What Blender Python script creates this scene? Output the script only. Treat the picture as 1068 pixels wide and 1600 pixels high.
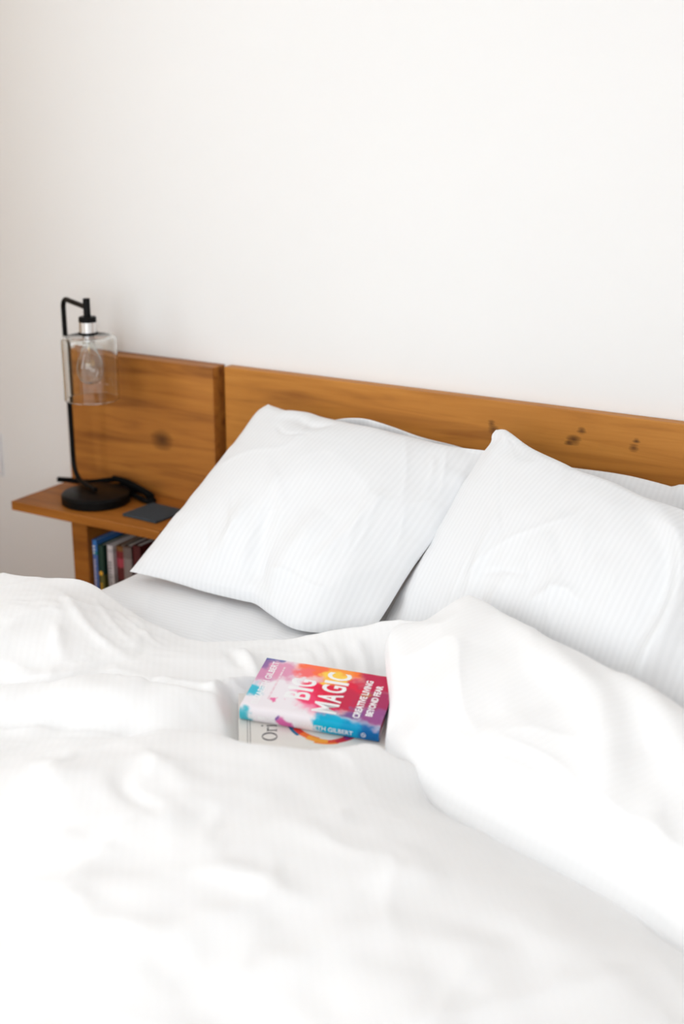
import bpy, bmesh, math
import numpy as np
from mathutils import Vector, Matrix

for o in list(bpy.data.objects):
    bpy.data.objects.remove(o, do_unlink=True)
SC = bpy.context.scene
COL = SC.collection

# ------------------------------------------------------------------ camera
cam = bpy.data.objects.new('camera', bpy.data.cameras.new('camera'))
COL.objects.link(cam)
cam.location = (0.0, 0.0, 1.5)
PITCH, YAW = math.radians(17.922), math.radians(30.596)
cam.rotation_euler = (math.pi / 2 - PITCH, 0, YAW)
cam.data.sensor_fit = 'VERTICAL'
cam.data.sensor_height = 36.0
cam.data.lens = 36.0 * 2050.0 / 1600.0
cam.data.dof.use_dof = True
cam.data.dof.focus_distance = 2.28
cam.data.dof.aperture_fstop = 2.2
cam.data.clip_start = 0.05
SC.camera = cam

# ------------------------------------------------------------------ sky, daylight, exposure
W = bpy.data.worlds.new('world')
SC.world = W
W.use_nodes = True
bg = W.node_tree.nodes['Background']
bg.inputs[0].default_value = (0.90, 0.955, 1.0, 1)
bg.inputs[1].default_value = 9.0
SC.view_settings.view_transform = 'Standard'
SC.view_settings.look = 'None'
SC.view_settings.gamma = 1.0
SC.view_settings.use_curve_mapping = False
SC.view_settings.exposure = -1.13

ROOM = dict(x0=-2.51, x1=1.6, y0=-1.3, y1=2.375, z1=2.6)
WIN_L = dict(a0=0.35, a1=1.45, z0=0.8, z1=2.45)      # in the left wall (runs along Y)
WIN_F = dict(a0=-2.0, a1=1.45, z0=0.7, z1=2.5)         # in the wall behind the camera (runs along X)


def portal(name, loc, rot, sx, sy):
    l = bpy.data.lights.new(name, 'AREA')
    l.shape = 'RECTANGLE'
    l.size, l.size_y = sx, sy
    l.cycles.is_portal = True
    o = bpy.data.objects.new(name, l)
    COL.objects.link(o)
    o.location, o.rotation_euler = loc, rot
    return o


portal('window_portal', (ROOM['x0'] - 0.06, (WIN_L['a0'] + WIN_L['a1']) / 2, (WIN_L['z0'] + WIN_L['z1']) / 2),
       (0, -math.pi / 2, 0), WIN_L['z1'] - WIN_L['z0'], WIN_L['a1'] - WIN_L['a0'])
portal('window_portal', ((WIN_F['a0'] + WIN_F['a1']) / 2, ROOM['y0'] - 0.06, (WIN_F['z0'] + WIN_F['z1']) / 2),
       (math.pi / 2, 0, 0), WIN_F['a1'] - WIN_F['a0'], WIN_F['z1'] - WIN_F['z0'])


# ------------------------------------------------------------------ helpers
def lin(r, g, b):
    f = lambda c: (c / 255.0) / 12.92 if c <= 10 else ((c / 255.0 + 0.055) / 1.055) ** 2.4
    return (f(r), f(g), f(b), 1.0)


class NT:
    """small node-tree builder"""
    def __init__(self, name):
        self.m = bpy.data.materials.new(name)
        self.m.use_nodes = True
        self.t = self.m.node_tree
        self.p = self.t.nodes['Principled BSDF']

    def n(self, kind, **props):
        nd = self.t.nodes.new(kind)
        for k, v in props.items():
            setattr(nd, k, v)
        return nd

    def l(self, a, b):
        self.t.links.new(a, b)

    def math(self, op, a, b=None, clamp=False):
        nd = self.n('ShaderNodeMath', operation=op, use_clamp=clamp)
        for i, v in enumerate((a, b)):
            if v is None:
                continue
            if isinstance(v, (int, float)):
                nd.inputs[i].default_value = v
            else:
                self.l(v, nd.inputs[i])
        return nd.outputs[0]

    def mix(self, fac, a, b):
        nd = self.n('ShaderNodeMix', data_type='RGBA')
        for s, v in ((nd.inputs[0], fac), (nd.inputs[6], a), (nd.inputs[7], b)):
            if isinstance(v, (int, float, tuple)):
                s.default_value = v
            else:
                self.l(v, s)
        return nd.outputs[2]

    def ramp(self, fac, stops):
        nd = self.n('ShaderNodeValToRGB')
        e = nd.color_ramp.elements
        while len(e) < len(stops):
            e.new(0.5)
        for el, (p, c) in zip(e, stops):
            el.position, el.color = p, c
        self.l(fac, nd.inputs[0])
        return nd.outputs[0]


def plain(name, col, rough=0.5, metal=0.0, **kw):
    b = NT(name)
    b.p.inputs['Base Color'].default_value = col
    b.p.inputs['Roughness'].default_value = rough
    b.p.inputs['Metallic'].default_value = metal
    # slight procedural mottling so no surface is perfectly flat
    tc = b.n('ShaderNodeTexCoord')
    nz = b.n('ShaderNodeTexNoise')
    nz.inputs['Scale'].default_value = kw.get('scale', 40.0)
    b.l(tc.outputs['Object'], nz.inputs['Vector'])
    b.p.inputs['Specular IOR Level'].default_value = kw.get('spec', 0.5)
    v = kw.get('vary', 0.06)
    lo = tuple(c * (1 - v) for c in col[:3]) + (1,)
    hi = tuple(min(1, c * (1 + v)) for c in col[:3]) + (1,)
    b.l(b.mix(nz.outputs[0], lo, hi), b.p.inputs['Base Color'])
    if kw.get('bump'):
        bp = b.n('ShaderNodeBump')
        bp.inputs['Strength'].default_value = kw['bump']
        bp.inputs['Distance'].default_value = 0.002
        b.l(nz.outputs[0], bp.inputs['Height'])
        b.l(bp.outputs[0], b.p.inputs['Normal'])
    return b.m


def link(name, me, mat=None, parent=None, smooth=False):
    o = bpy.data.objects.new(name, me)
    COL.objects.link(o)
    if mat:
        me.materials.append(mat)
    if parent:
        o.parent = parent
    if smooth:
        me.polygons.foreach_set('use_smooth', [True] * len(me.polygons))
    return o


def obj(name, bm, mat=None, parent=None, smooth=False):
    me = bpy.data.meshes.new(name)
    bmesh.ops.recalc_face_normals(bm, faces=bm.faces[:])
    bm.to_mesh(me)
    bm.free()
    return link(name, me, mat, parent, smooth)


def tag(o, label, cat, group=None, kind=None):
    o['label'], o['category'] = label, cat
    if group:
        o['group'] = group
    if kind:
        o['kind'] = kind
    return o


def thing(name, label, cat, loc=(0, 0, 0), group=None):
    o = bpy.data.objects.new(name, None)
    o.empty_display_size = 0.05
    COL.objects.link(o)
    o.location = loc
    return tag(o, label, cat, group)


def struct(o):
    o['kind'] = 'structure'
    return o


def add_box(bm, p0, p1, bevel=0.0, seg=2, M=None):
    x0, y0, z0 = p0
    x1, y1, z1 = p1
    vs = [bm.verts.new(c) for c in ((x0, y0, z0), (x1, y0, z0), (x1, y1, z0), (x0, y1, z0),
                                    (x0, y0, z1), (x1, y0, z1), (x1, y1, z1), (x0, y1, z1))]
    fs = [bm.faces.new([vs[i] for i in f]) for f in
          ((0, 3, 2, 1), (4, 5, 6, 7), (0, 1, 5, 4), (1, 2, 6, 5), (2, 3, 7, 6), (3, 0, 4, 7))]
    if bevel > 0:
        es = list({e for f in fs for e in f.edges})
        r = bmesh.ops.bevel(bm, geom=es, offset=bevel, segments=seg, affect='EDGES', profile=0.5)
        vs = list({v for f in r['faces'] for v in f.verts} | {v for v in vs if v.is_valid})
    if M is not None:
        bmesh.ops.transform(bm, matrix=M, verts=[v for v in vs if v.is_valid])
    return bm


def box(p0, p1, bevel=0.0, seg=2):
    return add_box(bmesh.new(), p0, p1, bevel, seg)


def add_lathe(bm, prof, c=(0, 0, 0), n=48):
    rings = []
    for r, z in prof:
        if r < 1e-6:
            rings.append([bm.verts.new((c[0], c[1], c[2] + z))])
        else:
            rings.append([bm.verts.new((c[0] + r * math.cos(2 * math.pi * i / n),
                                        c[1] + r * math.sin(2 * math.pi * i / n), c[2] + z)) for i in range(n)])
    for a, b in zip(rings, rings[1:]):
        for i in range(n):
            j = (i + 1) % n
            if len(a) == 1 and len(b) == 1:
                continue
            if len(a) == 1:
                bm.faces.new((a[0], b[j], b[i]))
            elif len(b) == 1:
                bm.faces.new((a[i], a[j], b[0]))
            else:
                bm.faces.new((a[i], a[j], b[j], b[i]))
    return bm


def lathe(prof, c=(0, 0, 0), n=48):
    return add_lathe(bmesh.new(), prof, c, n)


def add_tube(bm, pts, r, n=14):
    P = [Vector(p) for p in pts]
    up = Vector((0.13, 0.31, 0.94)).normalized()
    rings = []
    side = None
    for i, p in enumerate(P):
        t = (P[min(i + 1, len(P) - 1)] - P[max(i - 1, 0)]).normalized()
        if side is None:
            side = t.cross(up).normalized()
        side = (side - t * side.dot(t)).normalized()
        b = t.cross(side)
        rings.append([bm.verts.new(p + (side * math.cos(2 * math.pi * k / n) + b * math.sin(2 * math.pi * k / n)) * r)
                      for k in range(n)])
    for a, b in zip(rings, rings[1:]):
        for k in range(n):
            bm.faces.new((a[k], a[(k + 1) % n], b[(k + 1) % n], b[k]))
    bm.faces.new(rings[0][::-1])
    bm.faces.new(rings[-1])
    return bm


def smooth_path(pts, k=8):
    P = [np.array(p, float) for p in pts]
    P = [2 * P[0] - P[1]] + P + [2 * P[-1] - P[-2]]
    out = []
    for i in range(1, len(P) - 2):
        for j in range(k):
            t = j / k
            a, b, c, d = P[i - 1:i + 3]
            out.append(0.5 * (2 * b + (c - a) * t + (2 * a - 5 * b + 4 * c - d) * t ** 2 + (3 * b - a - 3 * c + d) * t ** 3))
    out.append(P[-2])
    return out


# --- numpy noise -----------------------------------------------------------
_rng = np.random.RandomState(7)
_G = _rng.rand(256, 256)


def vnoise(x, y, seed=0):
    x = x + 37.1 * seed
    y = y + 91.7 * seed
    xi, yi = np.floor(x).astype(int), np.floor(y).astype(int)
    fx, fy = x - xi, y - yi
    fx = fx ** 3 * (fx * (fx * 6 - 15) + 10)
    fy = fy ** 3 * (fy * (fy * 6 - 15) + 10)
    g = lambda i, j: _G[i % 256, j % 256]
    return ((g(xi, yi) * (1 - fx) + g(xi + 1, yi) * fx) * (1 - fy) +
            (g(xi, yi + 1) * (1 - fx) + g(xi + 1, yi + 1) * fx) * fy) * 2 - 1


def fbm(x, y, seed=0, oct=3):
    s, a = 0, 1.0
    for k in range(oct):
        s = s + a * vnoise(x * 2 ** k, y * 2 ** k, seed + k)
        a *= 0.5
    return s


def ridged(x, y, seed=0):
    """soft cloth creases: narrow raised lines between broad dips"""
    n = vnoise(x + 0.7 * vnoise(x * .6, y * .6, seed + 5), y + 0.7 * vnoise(x * .6, y * .6, seed + 9), seed)
    return (1 - np.abs(n)) ** 4


def resample(pts, t):
    P = np.array(smooth_path(pts, 12))
    d = np.concatenate([[0], np.cumsum(np.linalg.norm(np.diff(P, axis=0), axis=1))])
    d /= d[-1]
    return np.stack([np.interp(t, d, P[:, k]) for k in range(3)], -1)


def polydist(x, y, pts):
    """distance to a plan polyline, with the position along it (0..1) of the nearest point"""
    P = np.array(smooth_path([(a, b) for a, b in pts], 6))
    seg = np.linalg.norm(np.diff(P, axis=0), axis=1)
    cum = np.concatenate([[0], np.cumsum(seg)])
    best = np.full(x.shape, 1e9)
    pos = np.zeros(x.shape)
    for i in range(len(P) - 1):
        ax, ay = P[i]
        dx, dy = P[i + 1] - P[i]
        t = np.clip(((x - ax) * dx + (y - ay) * dy) / (dx * dx + dy * dy), 0, 1)
        d = np.hypot(x - ax - t * dx, y - ay - t * dy)
        m = d < best
        best = np.where(m, d, best)
        pos = np.where(m, (cum[i] + t * seg[i]) / cum[-1], pos)
    return best, pos


def crease(x, y, pts, amp, w):
    d, s = polydist(x, y, pts)
    taper = np.clip(np.minimum(s, 1 - s) / 0.25, 0, 1) ** 0.7
    # the end caps keep the crease from bleeding past its ends
    return amp * np.exp(-(d / w) ** 2) * (0.25 + 0.75 * taper)


def grid_mesh(name, P, uv, mat, parent=None, closed_back=None):
    """P: (n,m,3) grid -> smooth quad mesh with UVs in metres; closed_back: second grid sharing the border"""
    n, m = P.shape[:2]
    V = P.reshape(-1, 3)
    idx = np.arange(n * m).reshape(n, m)
    F = np.stack([idx[:-1, :-1], idx[1:, :-1], idx[1:, 1:], idx[:-1, 1:]], -1).reshape(-1, 4)
    UV = uv.reshape(-1, 2)
    if closed_back is not None:
        Bk = closed_back.reshape(-1, 3)
        idb = np.full((n, m), -1)
        idb[0, :], idb[-1, :], idb[:, 0], idb[:, -1] = idx[0, :], idx[-1, :], idx[:, 0], idx[:, -1]
        inner = np.arange((n - 2) * (m - 2)).reshape(n - 2, m - 2)
        idb[1:-1, 1:-1] = inner + n * m
        V = np.concatenate([V, closed_back[1:-1, 1:-1].reshape(-1, 3)])
        UV = np.concatenate([UV, uv[1:-1, 1:-1].reshape(-1, 2)])
        Fb = np.stack([idb[:-1, :-1], idb[:-1, 1:], idb[1:, 1:], idb[1:, :-1]], -1).reshape(-1, 4)
        F = np.concatenate([F, Fb])
    me = bpy.data.meshes.new(name)
    me.vertices.add(len(V))
    me.vertices.foreach_set('co', V.astype(np.float32).ravel())
    me.loops.add(F.size)
    me.loops.foreach_set('vertex_index', F.astype(np.int32).ravel())
    me.polygons.add(len(F))
    me.polygons.foreach_set('loop_start', (np.arange(len(F)) * 4).astype(np.int32))
    me.polygons.foreach_set('loop_total', np.full(len(F), 4, np.int32))
    ul = me.uv_layers.new(name='UVMap')
    ul.data.foreach_set('uv', UV[F.ravel()].astype(np.float32).ravel())
    me.update(calc_edges=True)
    me.validate()
    return link(name, me, mat, parent, smooth=True)


# ------------------------------------------------------------------ materials
def wood(name, dark, mid, light, knots=(), scale=1.0, seed=0.0):
    b = NT(name)
    tc = b.n('ShaderNodeTexCoord')
    mp = b.n('ShaderNodeMapping')
    mp.inputs['Scale'].default_value = (1.3 * scale, 14 * scale, 14 * scale)
    mp.inputs['Location'].default_value = (seed, seed * 2.3, seed * 0.7)
    b.l(tc.outputs['Object'], mp.inputs['Vector'])
    n1 = b.n('ShaderNodeTexNoise')
    n1.inputs['Scale'].default_value = 2.2
    n1.inputs['Detail'].default_value = 6
    n1.inputs['Distortion'].default_value = 0.6
    b.l(mp.outputs[0], n1.inputs['Vector'])
    mp2 = b.n('ShaderNodeMapping')
    mp2.inputs['Scale'].default_value = (4 * scale, 160 * scale, 160 * scale)
    b.l(tc.outputs['Object'], mp2.inputs['Vector'])
    n2 = b.n('ShaderNodeTexNoise')
    n2.inputs['Scale'].default_value = 2.0
    n2.inputs['Detail'].default_value = 3
    b.l(mp2.outputs[0], n2.inputs['Vector'])
    c = b.ramp(n1.outputs[0], [(0.25, dark), (0.48, mid), (0.72, light)])
    c = b.mix(b.math('MULTIPLY', n2.outputs[0], 0.22), c, dark)
    xyz = b.n('ShaderNodeSeparateXYZ')
    b.l(tc.outputs['Object'], xyz.inputs[0])
    for kx, kz, r in knots:
        dx = b.math('MULTIPLY', b.math('SUBTRACT', xyz.outputs[0], kx), 0.75)
        dz = b.math('SUBTRACT', xyz.outputs[2], kz)
        d = b.math('SQRT', b.math('ADD', b.math('MULTIPLY', dx, dx), b.math('MULTIPLY', dz, dz)))
        d = b.math('ADD', d, b.math('MULTIPLY', b.math('SUBTRACT', n2.outputs[0], 0.5), 0.012))
        f = b.math('SUBTRACT', 1.0, b.math('DIVIDE', d, r), clamp=True)
        f = b.math('MULTIPLY', b.math('POWER', f, 0.7), 0.9)
        c = b.mix(f, c, tuple(x * 0.25 for x in dark[:3]) + (1,))
    b.l(c, b.p.inputs['Base Color'])
    b.p.inputs['Roughness'].default_value = 0.5
    b.p.inputs['Specular IOR Level'].default_value = 0.3
    bp = b.n('ShaderNodeBump')
    bp.inputs['Strength'].default_value = 0.12
    bp.inputs['Distance'].default_value = 0.001
    b.l(n2.outputs[0], bp.inputs['Height'])
    b.l(bp.outputs[0], b.p.inputs['Normal'])
    return b.m


def cloth(name, col, col2, pitch=0.011, axis=0, weave=0.10, relief=0.12):
    """white cotton with a woven satin stripe; UVs are metres"""
    b = NT(name)
    tc = b.n('ShaderNodeTexCoord')
    xyz = b.n('ShaderNodeSeparateXYZ')
    b.l(tc.outputs['UV'], xyz.inputs[0])
    u = b.math('MULTIPLY', xyz.outputs[axis], 2 * math.pi / pitch)
    s = b.math('MULTIPLY', b.math('SINE', u), 1.6)
    s = b.math('ADD', b.math('MULTIPLY', s, 0.5), 0.5, clamp=True)
    nz = b.n('ShaderNodeTexNoise')
    nz.inputs['Scale'].default_value = 900
    b.l(tc.outputs['UV'], nz.inputs['Vector'])
    c = b.mix(s, col, col2)
    b.l(c, b.p.inputs['Base Color'])
    r = b.n('ShaderNodeMapRange')
    b.l(s, r.inputs[0])
    r.inputs[3].default_value = 0.80
    r.inputs[4].default_value = 0.55
    b.l(r.outputs[0], b.p.inputs['Roughness'])
    b.p.inputs['Specular IOR Level'].default_value = 0.3
    b.p.inputs['Sheen Weight'].default_value = 0.15
    b.p.inputs['Sheen Roughness'].default_value = 0.5
    n2 = b.n('ShaderNodeTexNoise')
    n2.inputs['Scale'].default_value = 22
    n2.inputs['Detail'].default_value = 4
    b.l(tc.outputs['UV'], n2.inputs['Vector'])
    h = b.math('ADD', b.math('MULTIPLY', nz.outputs[0], weave), b.math('ADD', b.math('MULTIPLY', s, relief), n2.outputs[0]))
    bp = b.n('ShaderNodeBump')
    bp.inputs['Strength'].default_value = 0.22
    bp.inputs['Distance'].default_value = 0.003
    b.l(h, bp.inputs['Height'])
    b.l(bp.outputs[0], b.p.inputs['Normal'])
    return b.m


HK = [(-1.04, 0.862, 0.007), (-1.035, 0.85, 0.010), (-0.851, 0.872, 0.008), (-0.866, 0.852, 0.012), (-0.876, 0.845, 0.007),
      (-0.742, 0.866, 0.006), (-0.746, 0.852, 0.009)]
M_HEAD = wood('amber_wood', lin(140, 84, 30), lin(188, 123, 50), lin(205, 140, 62), knots=HK)
M_PANEL = wood('amber_panel_wood', lin(114, 66, 24), lin(176, 111, 46), lin(196, 130, 56), knots=[(-1.86, 0.722, 0.026)], seed=3.1, scale=0.9)
M_SHELF = wood('amber_shelf_wood', lin(114, 63, 16), lin(156, 94, 30), lin(176, 110, 42), seed=5.7)
M_PILLOW = cloth('pillow_cotton', (0.80, 0.803, 0.81, 1), (0.825, 0.828, 0.835, 1))
M_SHEET = cloth('sheet_cotton', (0.82, 0.828, 0.84, 1), (0.845, 0.853, 0.865, 1), axis=1)
M_DUVET = cloth('duvet_cotton', (0.912, 0.907, 0.903, 1), (0.921, 0.916, 0.913, 1), relief=0.05)
M_WALL_WARM = plain('tan_bounce_wall', (0.54, 0.37, 0.21, 1), 0.7, scale=3, vary=0.012)  # unseen left wall; tan invented to bounce warm light onto the back wall
M_WALL = plain('wall_paint', (0.86, 0.85, 0.835, 1), 0.7, scale=3, vary=0.012)
M_CEIL = plain('ceiling_paint', (0.86, 0.855, 0.845, 1), 0.8, scale=3, vary=0.01)
M_TRIM = plain('white_trim_paint', (0.84, 0.84, 0.83, 1), 0.4)
M_BLACK = plain('black_metal', (0.004, 0.004, 0.004, 1), 0.4, spec=0.10)
M_CORD = plain('black_rubber', (0.004, 0.004, 0.004, 1), 0.7, spec=0.06)
M_SILVER = plain('brushed_nickel', (0.78, 0.77, 0.76, 1), 0.28, 0.9)
M_BRASS = plain('warm_brass', (0.8, 0.55, 0.25, 1), 0.25, 1.0)
M_SLATE = plain('dark_slate', lin(62, 68, 73), 0.75, spec=0.1, scale=120, vary=0.2, bump=0.3)
M_PAPER = plain('page_paper', (0.80, 0.77, 0.70, 1), 0.85, scale=300, vary=0.06)
M_FOAM = plain('mattress_ticking', (0.8, 0.8, 0.78, 1), 0.9)
M_INK = plain('white_ink', (0.86, 0.85, 0.85, 1), 0.45)
M_GREYINK = plain('grey_ink', lin(95, 92, 95), 0.6)
M_PALEINK = plain('pale_pink_ink', lin(232, 205, 214), 0.5)
M_PLASTIC = plain('white_plastic', (0.75, 0.75, 0.76, 1), 0.35)


def glass(name, ior=1.46):
    m = bpy.data.materials.new(name)
    m.use_nodes = True
    t = m.node_tree
    t.nodes.remove(t.nodes['Principled BSDF'])
    g = t.nodes.new('ShaderNodeBsdfGlass')
    g.inputs['IOR'].default_value = ior
    g.inputs['Roughness'].default_value = 0.0
    g.inputs['Color'].default_value = (0.98, 0.985, 0.98, 1)
    t.links.new(g.outputs[0], t.nodes['Material Output'].inputs[0])
    return m


M_GLASS = glass('clear_glass')


def floor_mat():
    b = NT('oak_floor')
    tc = b.n('ShaderNodeTexCoord')
    mp = b.n('ShaderNodeMapping')
    mp.inputs['Scale'].default_value = (10, 1.2, 1)
    b.l(tc.outputs['Object'], mp.inputs['Vector'])
    nz = b.n('ShaderNodeTexNoise')
    nz.inputs['Scale'].default_value = 3
    nz.inputs['Detail'].default_value = 5
    b.l(mp.outputs[0], nz.inputs['Vector'])
    c = b.ramp(nz.outputs[0], [(0.3, lin(150, 100, 58)), (0.7, lin(192, 140, 90))])
    b.l(c, b.p.inputs['Base Color'])
    b.p.inputs['Roughness'].default_value = 0.45
    return b.m


M_FLOOR = floor_mat()

# ------------------------------------------------------------------ room shell
R = ROOM
T = 0.12
bm = box((R['x0'] - T, R['y0'] - T, -0.12), (R['x1'] + T, R['y1'] + T, -0.012))
floor = struct(obj('floor', bm, M_FLOOR))
me_b = None
k = 0
y = R['y0']
nx = int((R['x1'] - R['x0']) / 0.14) + 1
for i in range(nx):                                   # floorboards, running along Y
    xa = R['x0'] + i * 0.14
    xb = min(xa + 0.1385, R['x1'])
    off = (i * 0.73) % 1.9
    cuts = [R['y0']] + [c for c in np.arange(R['y0'] + off, R['y1'], 1.9) if c > R['y0'] + .2] + [R['y1']]
    for ya, yb in zip(cuts, cuts[1:]):
        obj('floorboard', box((xa, ya, -0.012), (xb, yb - 0.0015, 0.0), 0.001, 1), M_FLOOR, floor)
struct(obj('ceiling', box((R['x0'] - T, R['y0'] - T, R['z1']), (R['x1'] + T, R['y1'] + T, R['z1'] + T)), M_CEIL))
struct(obj('wall_back', box((R['x0'] - T, R['y1'], 0), (R['x1'] + T, R['y1'] + T, R['z1'])), M_WALL))
struct(obj('wall_right', box((R['x1'], R['y0'], 0), (R['x1'] + T, R['y1'], R['z1'])), M_WALL))


def wall_with_window(name, along, fixed0, fixed1, lo, hi, w, mat):
    bm = bmesh.new()
    rects = [(lo, w['a0'], 0, R['z1']), (w['a1'], hi, 0, R['z1']), (w['a0'], w['a1'], 0, w['z0']), (w['a0'], w['a1'], w['z1'], R['z1'])]
    for a0, a1, z0, z1 in rects:
        if along == 'y':
            add_box(bm, (fixed0, a0, z0), (fixed1, a1, z1))
        else:
            add_box(bm, (a0, fixed0, z0), (a1, fixed1, z1))
    return struct(obj(name, bm, mat))


wall_with_window('wall_left', 'y', R['x0'] - T, R['x0'], R['y0'] - T, R['y1'], WIN_L, M_WALL_WARM)
wall_with_window('wall_front', 'x', R['y0'] - T, R['y0'], R['x0'], R['x1'] + T, WIN_F, M_WALL)


def window(name, along, f0, f1, w, n):
    root = bpy.data.objects.new(name, None)
    COL.objects.link(root)
    struct(root)

    def bar(nm, a0, a1, z0, z1, g=0.0):
        p0, p1 = ((f0 + g, a0, z0), (f1 - g, a1, z1)) if along == 'y' else ((a0, f0 + g, z0), (a1, f1 - g, z1))
        obj(nm, box(p0, p1, 0.004, 1), M_TRIM, root)
    s = 0.05
    bar('window_frame', w['a0'], w['a0'] + s, w['z0'], w['z1'])
    bar('window_frame', w['a1'] - s, w['a1'], w['z0'], w['z1'])
    bar('window_frame', w['a0'] + s, w['a1'] - s, w['z0'], w['z0'] + s)
    bar('window_frame', w['a0'] + s, w['a1'] - s, w['z1'] - s, w['z1'])
    for i in range(1, n):
        a = w['a0'] + (w['a1'] - w['a0']) * i / n
        bar('mullion', a - 0.02, a + 0.02, w['z0'] + s, w['z1'] - s, 0.01)
    return root


window('window_1', 'y', R['x0'] - 0.10, R['x0'] - 0.04, WIN_L, 2)
window('window_2', 'x', R['y0'] - 0.10, R['y0'] - 0.04, WIN_F, 3)
bb = 0.012
for nm, p0, p1 in (('baseboard_back', (R['x0'] + bb, R['y1'] - bb, 0), (R['x1'] - bb, R['y1'], 0.09)),
                   ('baseboard_left', (R['x0'], R['y0'] + bb, 0), (R['x0'] + bb, R['y1'], 0.09)),
                   ('baseboard_right', (R['x1'] - bb, R['y0'] + bb, 0), (R['x1'], R['y1'], 0.09)),
                   ('baseboard_front', (R['x0'], R['y0'], 0), (R['x1'], R['y0'] + bb, 0.09))):
    struct(obj(nm, box(p0, p1, 0.003, 1), M_TRIM))

# ------------------------------------------------------------------ bed
BX0, BX1, BY0, BY1 = -1.67, -0.15, 0.28, 2.335       # mattress plan
MZ = 0.546                                           # mattress top
bed = thing('bed', 'amber wooden platform bed with a long low plank headboard against the white wall', 'bed', (-0.91, 1.3, 0))


def under(root, name, bm, mat, smooth=False):
    """build in world coordinates, parent to root without moving"""
    o = obj(name, bm, mat, root, smooth)
    o.matrix_parent_inverse = Matrix.Translation(-Vector(root.location))
    return o


under(bed, 'headboard', box((-1.692, 2.345, 0.16), (-0.13, 2.373, 0.909), 0.0025, 2), M_HEAD)
under(bed, 'gap_filler_strip', box((-1.7085, 2.368, 0.3), (-1.6925, 2.3735, 0.9)), M_SHELF)  # added strip closing off the white wall, so the headboard gap stays dark
under(bed, 'side_rail', box((-1.69, 0.25, 0.17), (-1.665, 2.345, 0.33), 0.003), M_SHELF)
under(bed, 'side_rail', box((-0.155, 0.25, 0.17), (-0.13, 2.345, 0.33), 0.003), M_SHELF)
under(bed, 'foot_rail', box((-1.665, 0.25, 0.17), (-0.155, 0.275, 0.33), 0.003), M_SHELF)
for x in (-1.66, -0.23):
    for yy in (0.30, 2.22):
        under(bed, 'leg', box((x, yy, 0.0), (x + 0.07, yy + 0.07, 0.17), 0.004), M_SHELF)
for i in range(12):
    yy = 0.34 + i * 0.165
    under(bed, 'slat', box((-1.665, yy, 0.225), (-0.155, yy + 0.08, 0.245), 0.002, 1), M_SHELF)

matt = obj('mattress', box((BX0 + .004, BY0 + .004, 0.246), (BX1 - .004, BY1, MZ - .003), 0.035, 4), M_FOAM, smooth=True)
tag(matt, 'thick white mattress lying on the wooden bed under the fitted sheet', 'mattress')


def drape(a, b, x0, x1, y0, y1, r):
    """(a,b) arc-length plan coordinates -> draped x, y and drop over the edges of a rounded box"""
    def one(a, lo, hi):
        over = np.where(a < lo, lo - a, np.where(a > hi, a - hi, 0.0))
        sg = np.where(a < lo, -1.0, 1.0)
        ang = np.clip(over / r, 0, math.pi / 2)
        rest = np.maximum(over - r * math.pi / 2, 0)
        return np.clip(a, lo, hi) + sg * r * np.sin(ang), r * (1 - np.cos(ang)) + rest
    x, dx = one(a, x0, x1)
    y, dy = one(b, y0, y1)
    return x, y, np.maximum(dx, dy)


def axis_samples(lo, hi, step):
    return np.linspace(lo, hi, int(round((hi - lo) / step)) + 1)


# fitted sheet
a = axis_samples(BX0 - 0.16, BX1 + 0.16, 0.009)
b_ = axis_samples(BY0 - 0.16, BY1 - 0.002, 0.009)
A, B = np.meshgrid(a, b_, indexing='ij')
X, Y, D = drape(A, B, BX0 + 0.03, BX1 - 0.03, BY0 + 0.03, 9.0, 0.035)
flat = np.exp(-(D / 0.03) ** 2)
Z = MZ + 0.004 - D + flat * (0.0012 * fbm(A * 5, B * 5, 3) + 0.0022 * ridged(A * 4 + B * 2, B * 3 - A * 2, 11))
for pts in ([(-1.56, 1.90), (-1.50, 1.80), (-1.44, 1.74)], [(-1.40, 1.92), (-1.36, 1.82), (-1.33, 1.74)], [(-1.25, 1.88), (-1.21, 1.80), (-1.16, 1.76)]):
    Z += flat * crease(A, B, pts, 0.003, 0.012)
sheet = grid_mesh('fitted_sheet', np.stack([X, Y, Z], -1), np.stack([A, B], -1), M_SHEET)
tag(sheet, 'white finely striped fitted sheet pulled taut over the mattress', 'sheet')

# ------------------------------------------------------------------ books lying in the hollow of the duvet (frames first: the duvet bed shapes to them)
BO = np.array([-1.037, 1.452, 0.5972])
EX = np.array([0.950, 0.305, -0.067]); EX /= np.linalg.norm(EX)
EY = np.array([-0.298, 0.950, 0.097]); EY -= EX * (EX @ EY); EY /= np.linalg.norm(EY)
EZ = np.cross(EX, EY)
BL, BW, BT = 0.213, 0.146, 0.025
# lower book: same tilt, turned further
ang = math.radians(17.5)
FX = EX * math.cos(ang) + EY * math.sin(ang)
FY = -EX * math.sin(ang) + EY * math.cos(ang)
LT = 0.019
P0 = np.array([-0.996, 1.391, 0.0])
P0[2] = BO[2] - ((P0[0] - BO[0]) * EZ[0] + (P0[1] - BO[1]) * EZ[1]) / EZ[2]     # on the upper book's underside plane
FO = P0 - EZ * (LT + 0.0008)
LL, LW = 0.222, 0.150


def frame_matrix(o, ex, ey, ez):
    return Matrix(((ex[0], ey[0], ez[0], o[0]), (ex[1], ey[1], ez[1], o[1]), (ex[2], ey[2], ez[2], o[2]), (0, 0, 0, 1)))


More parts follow.
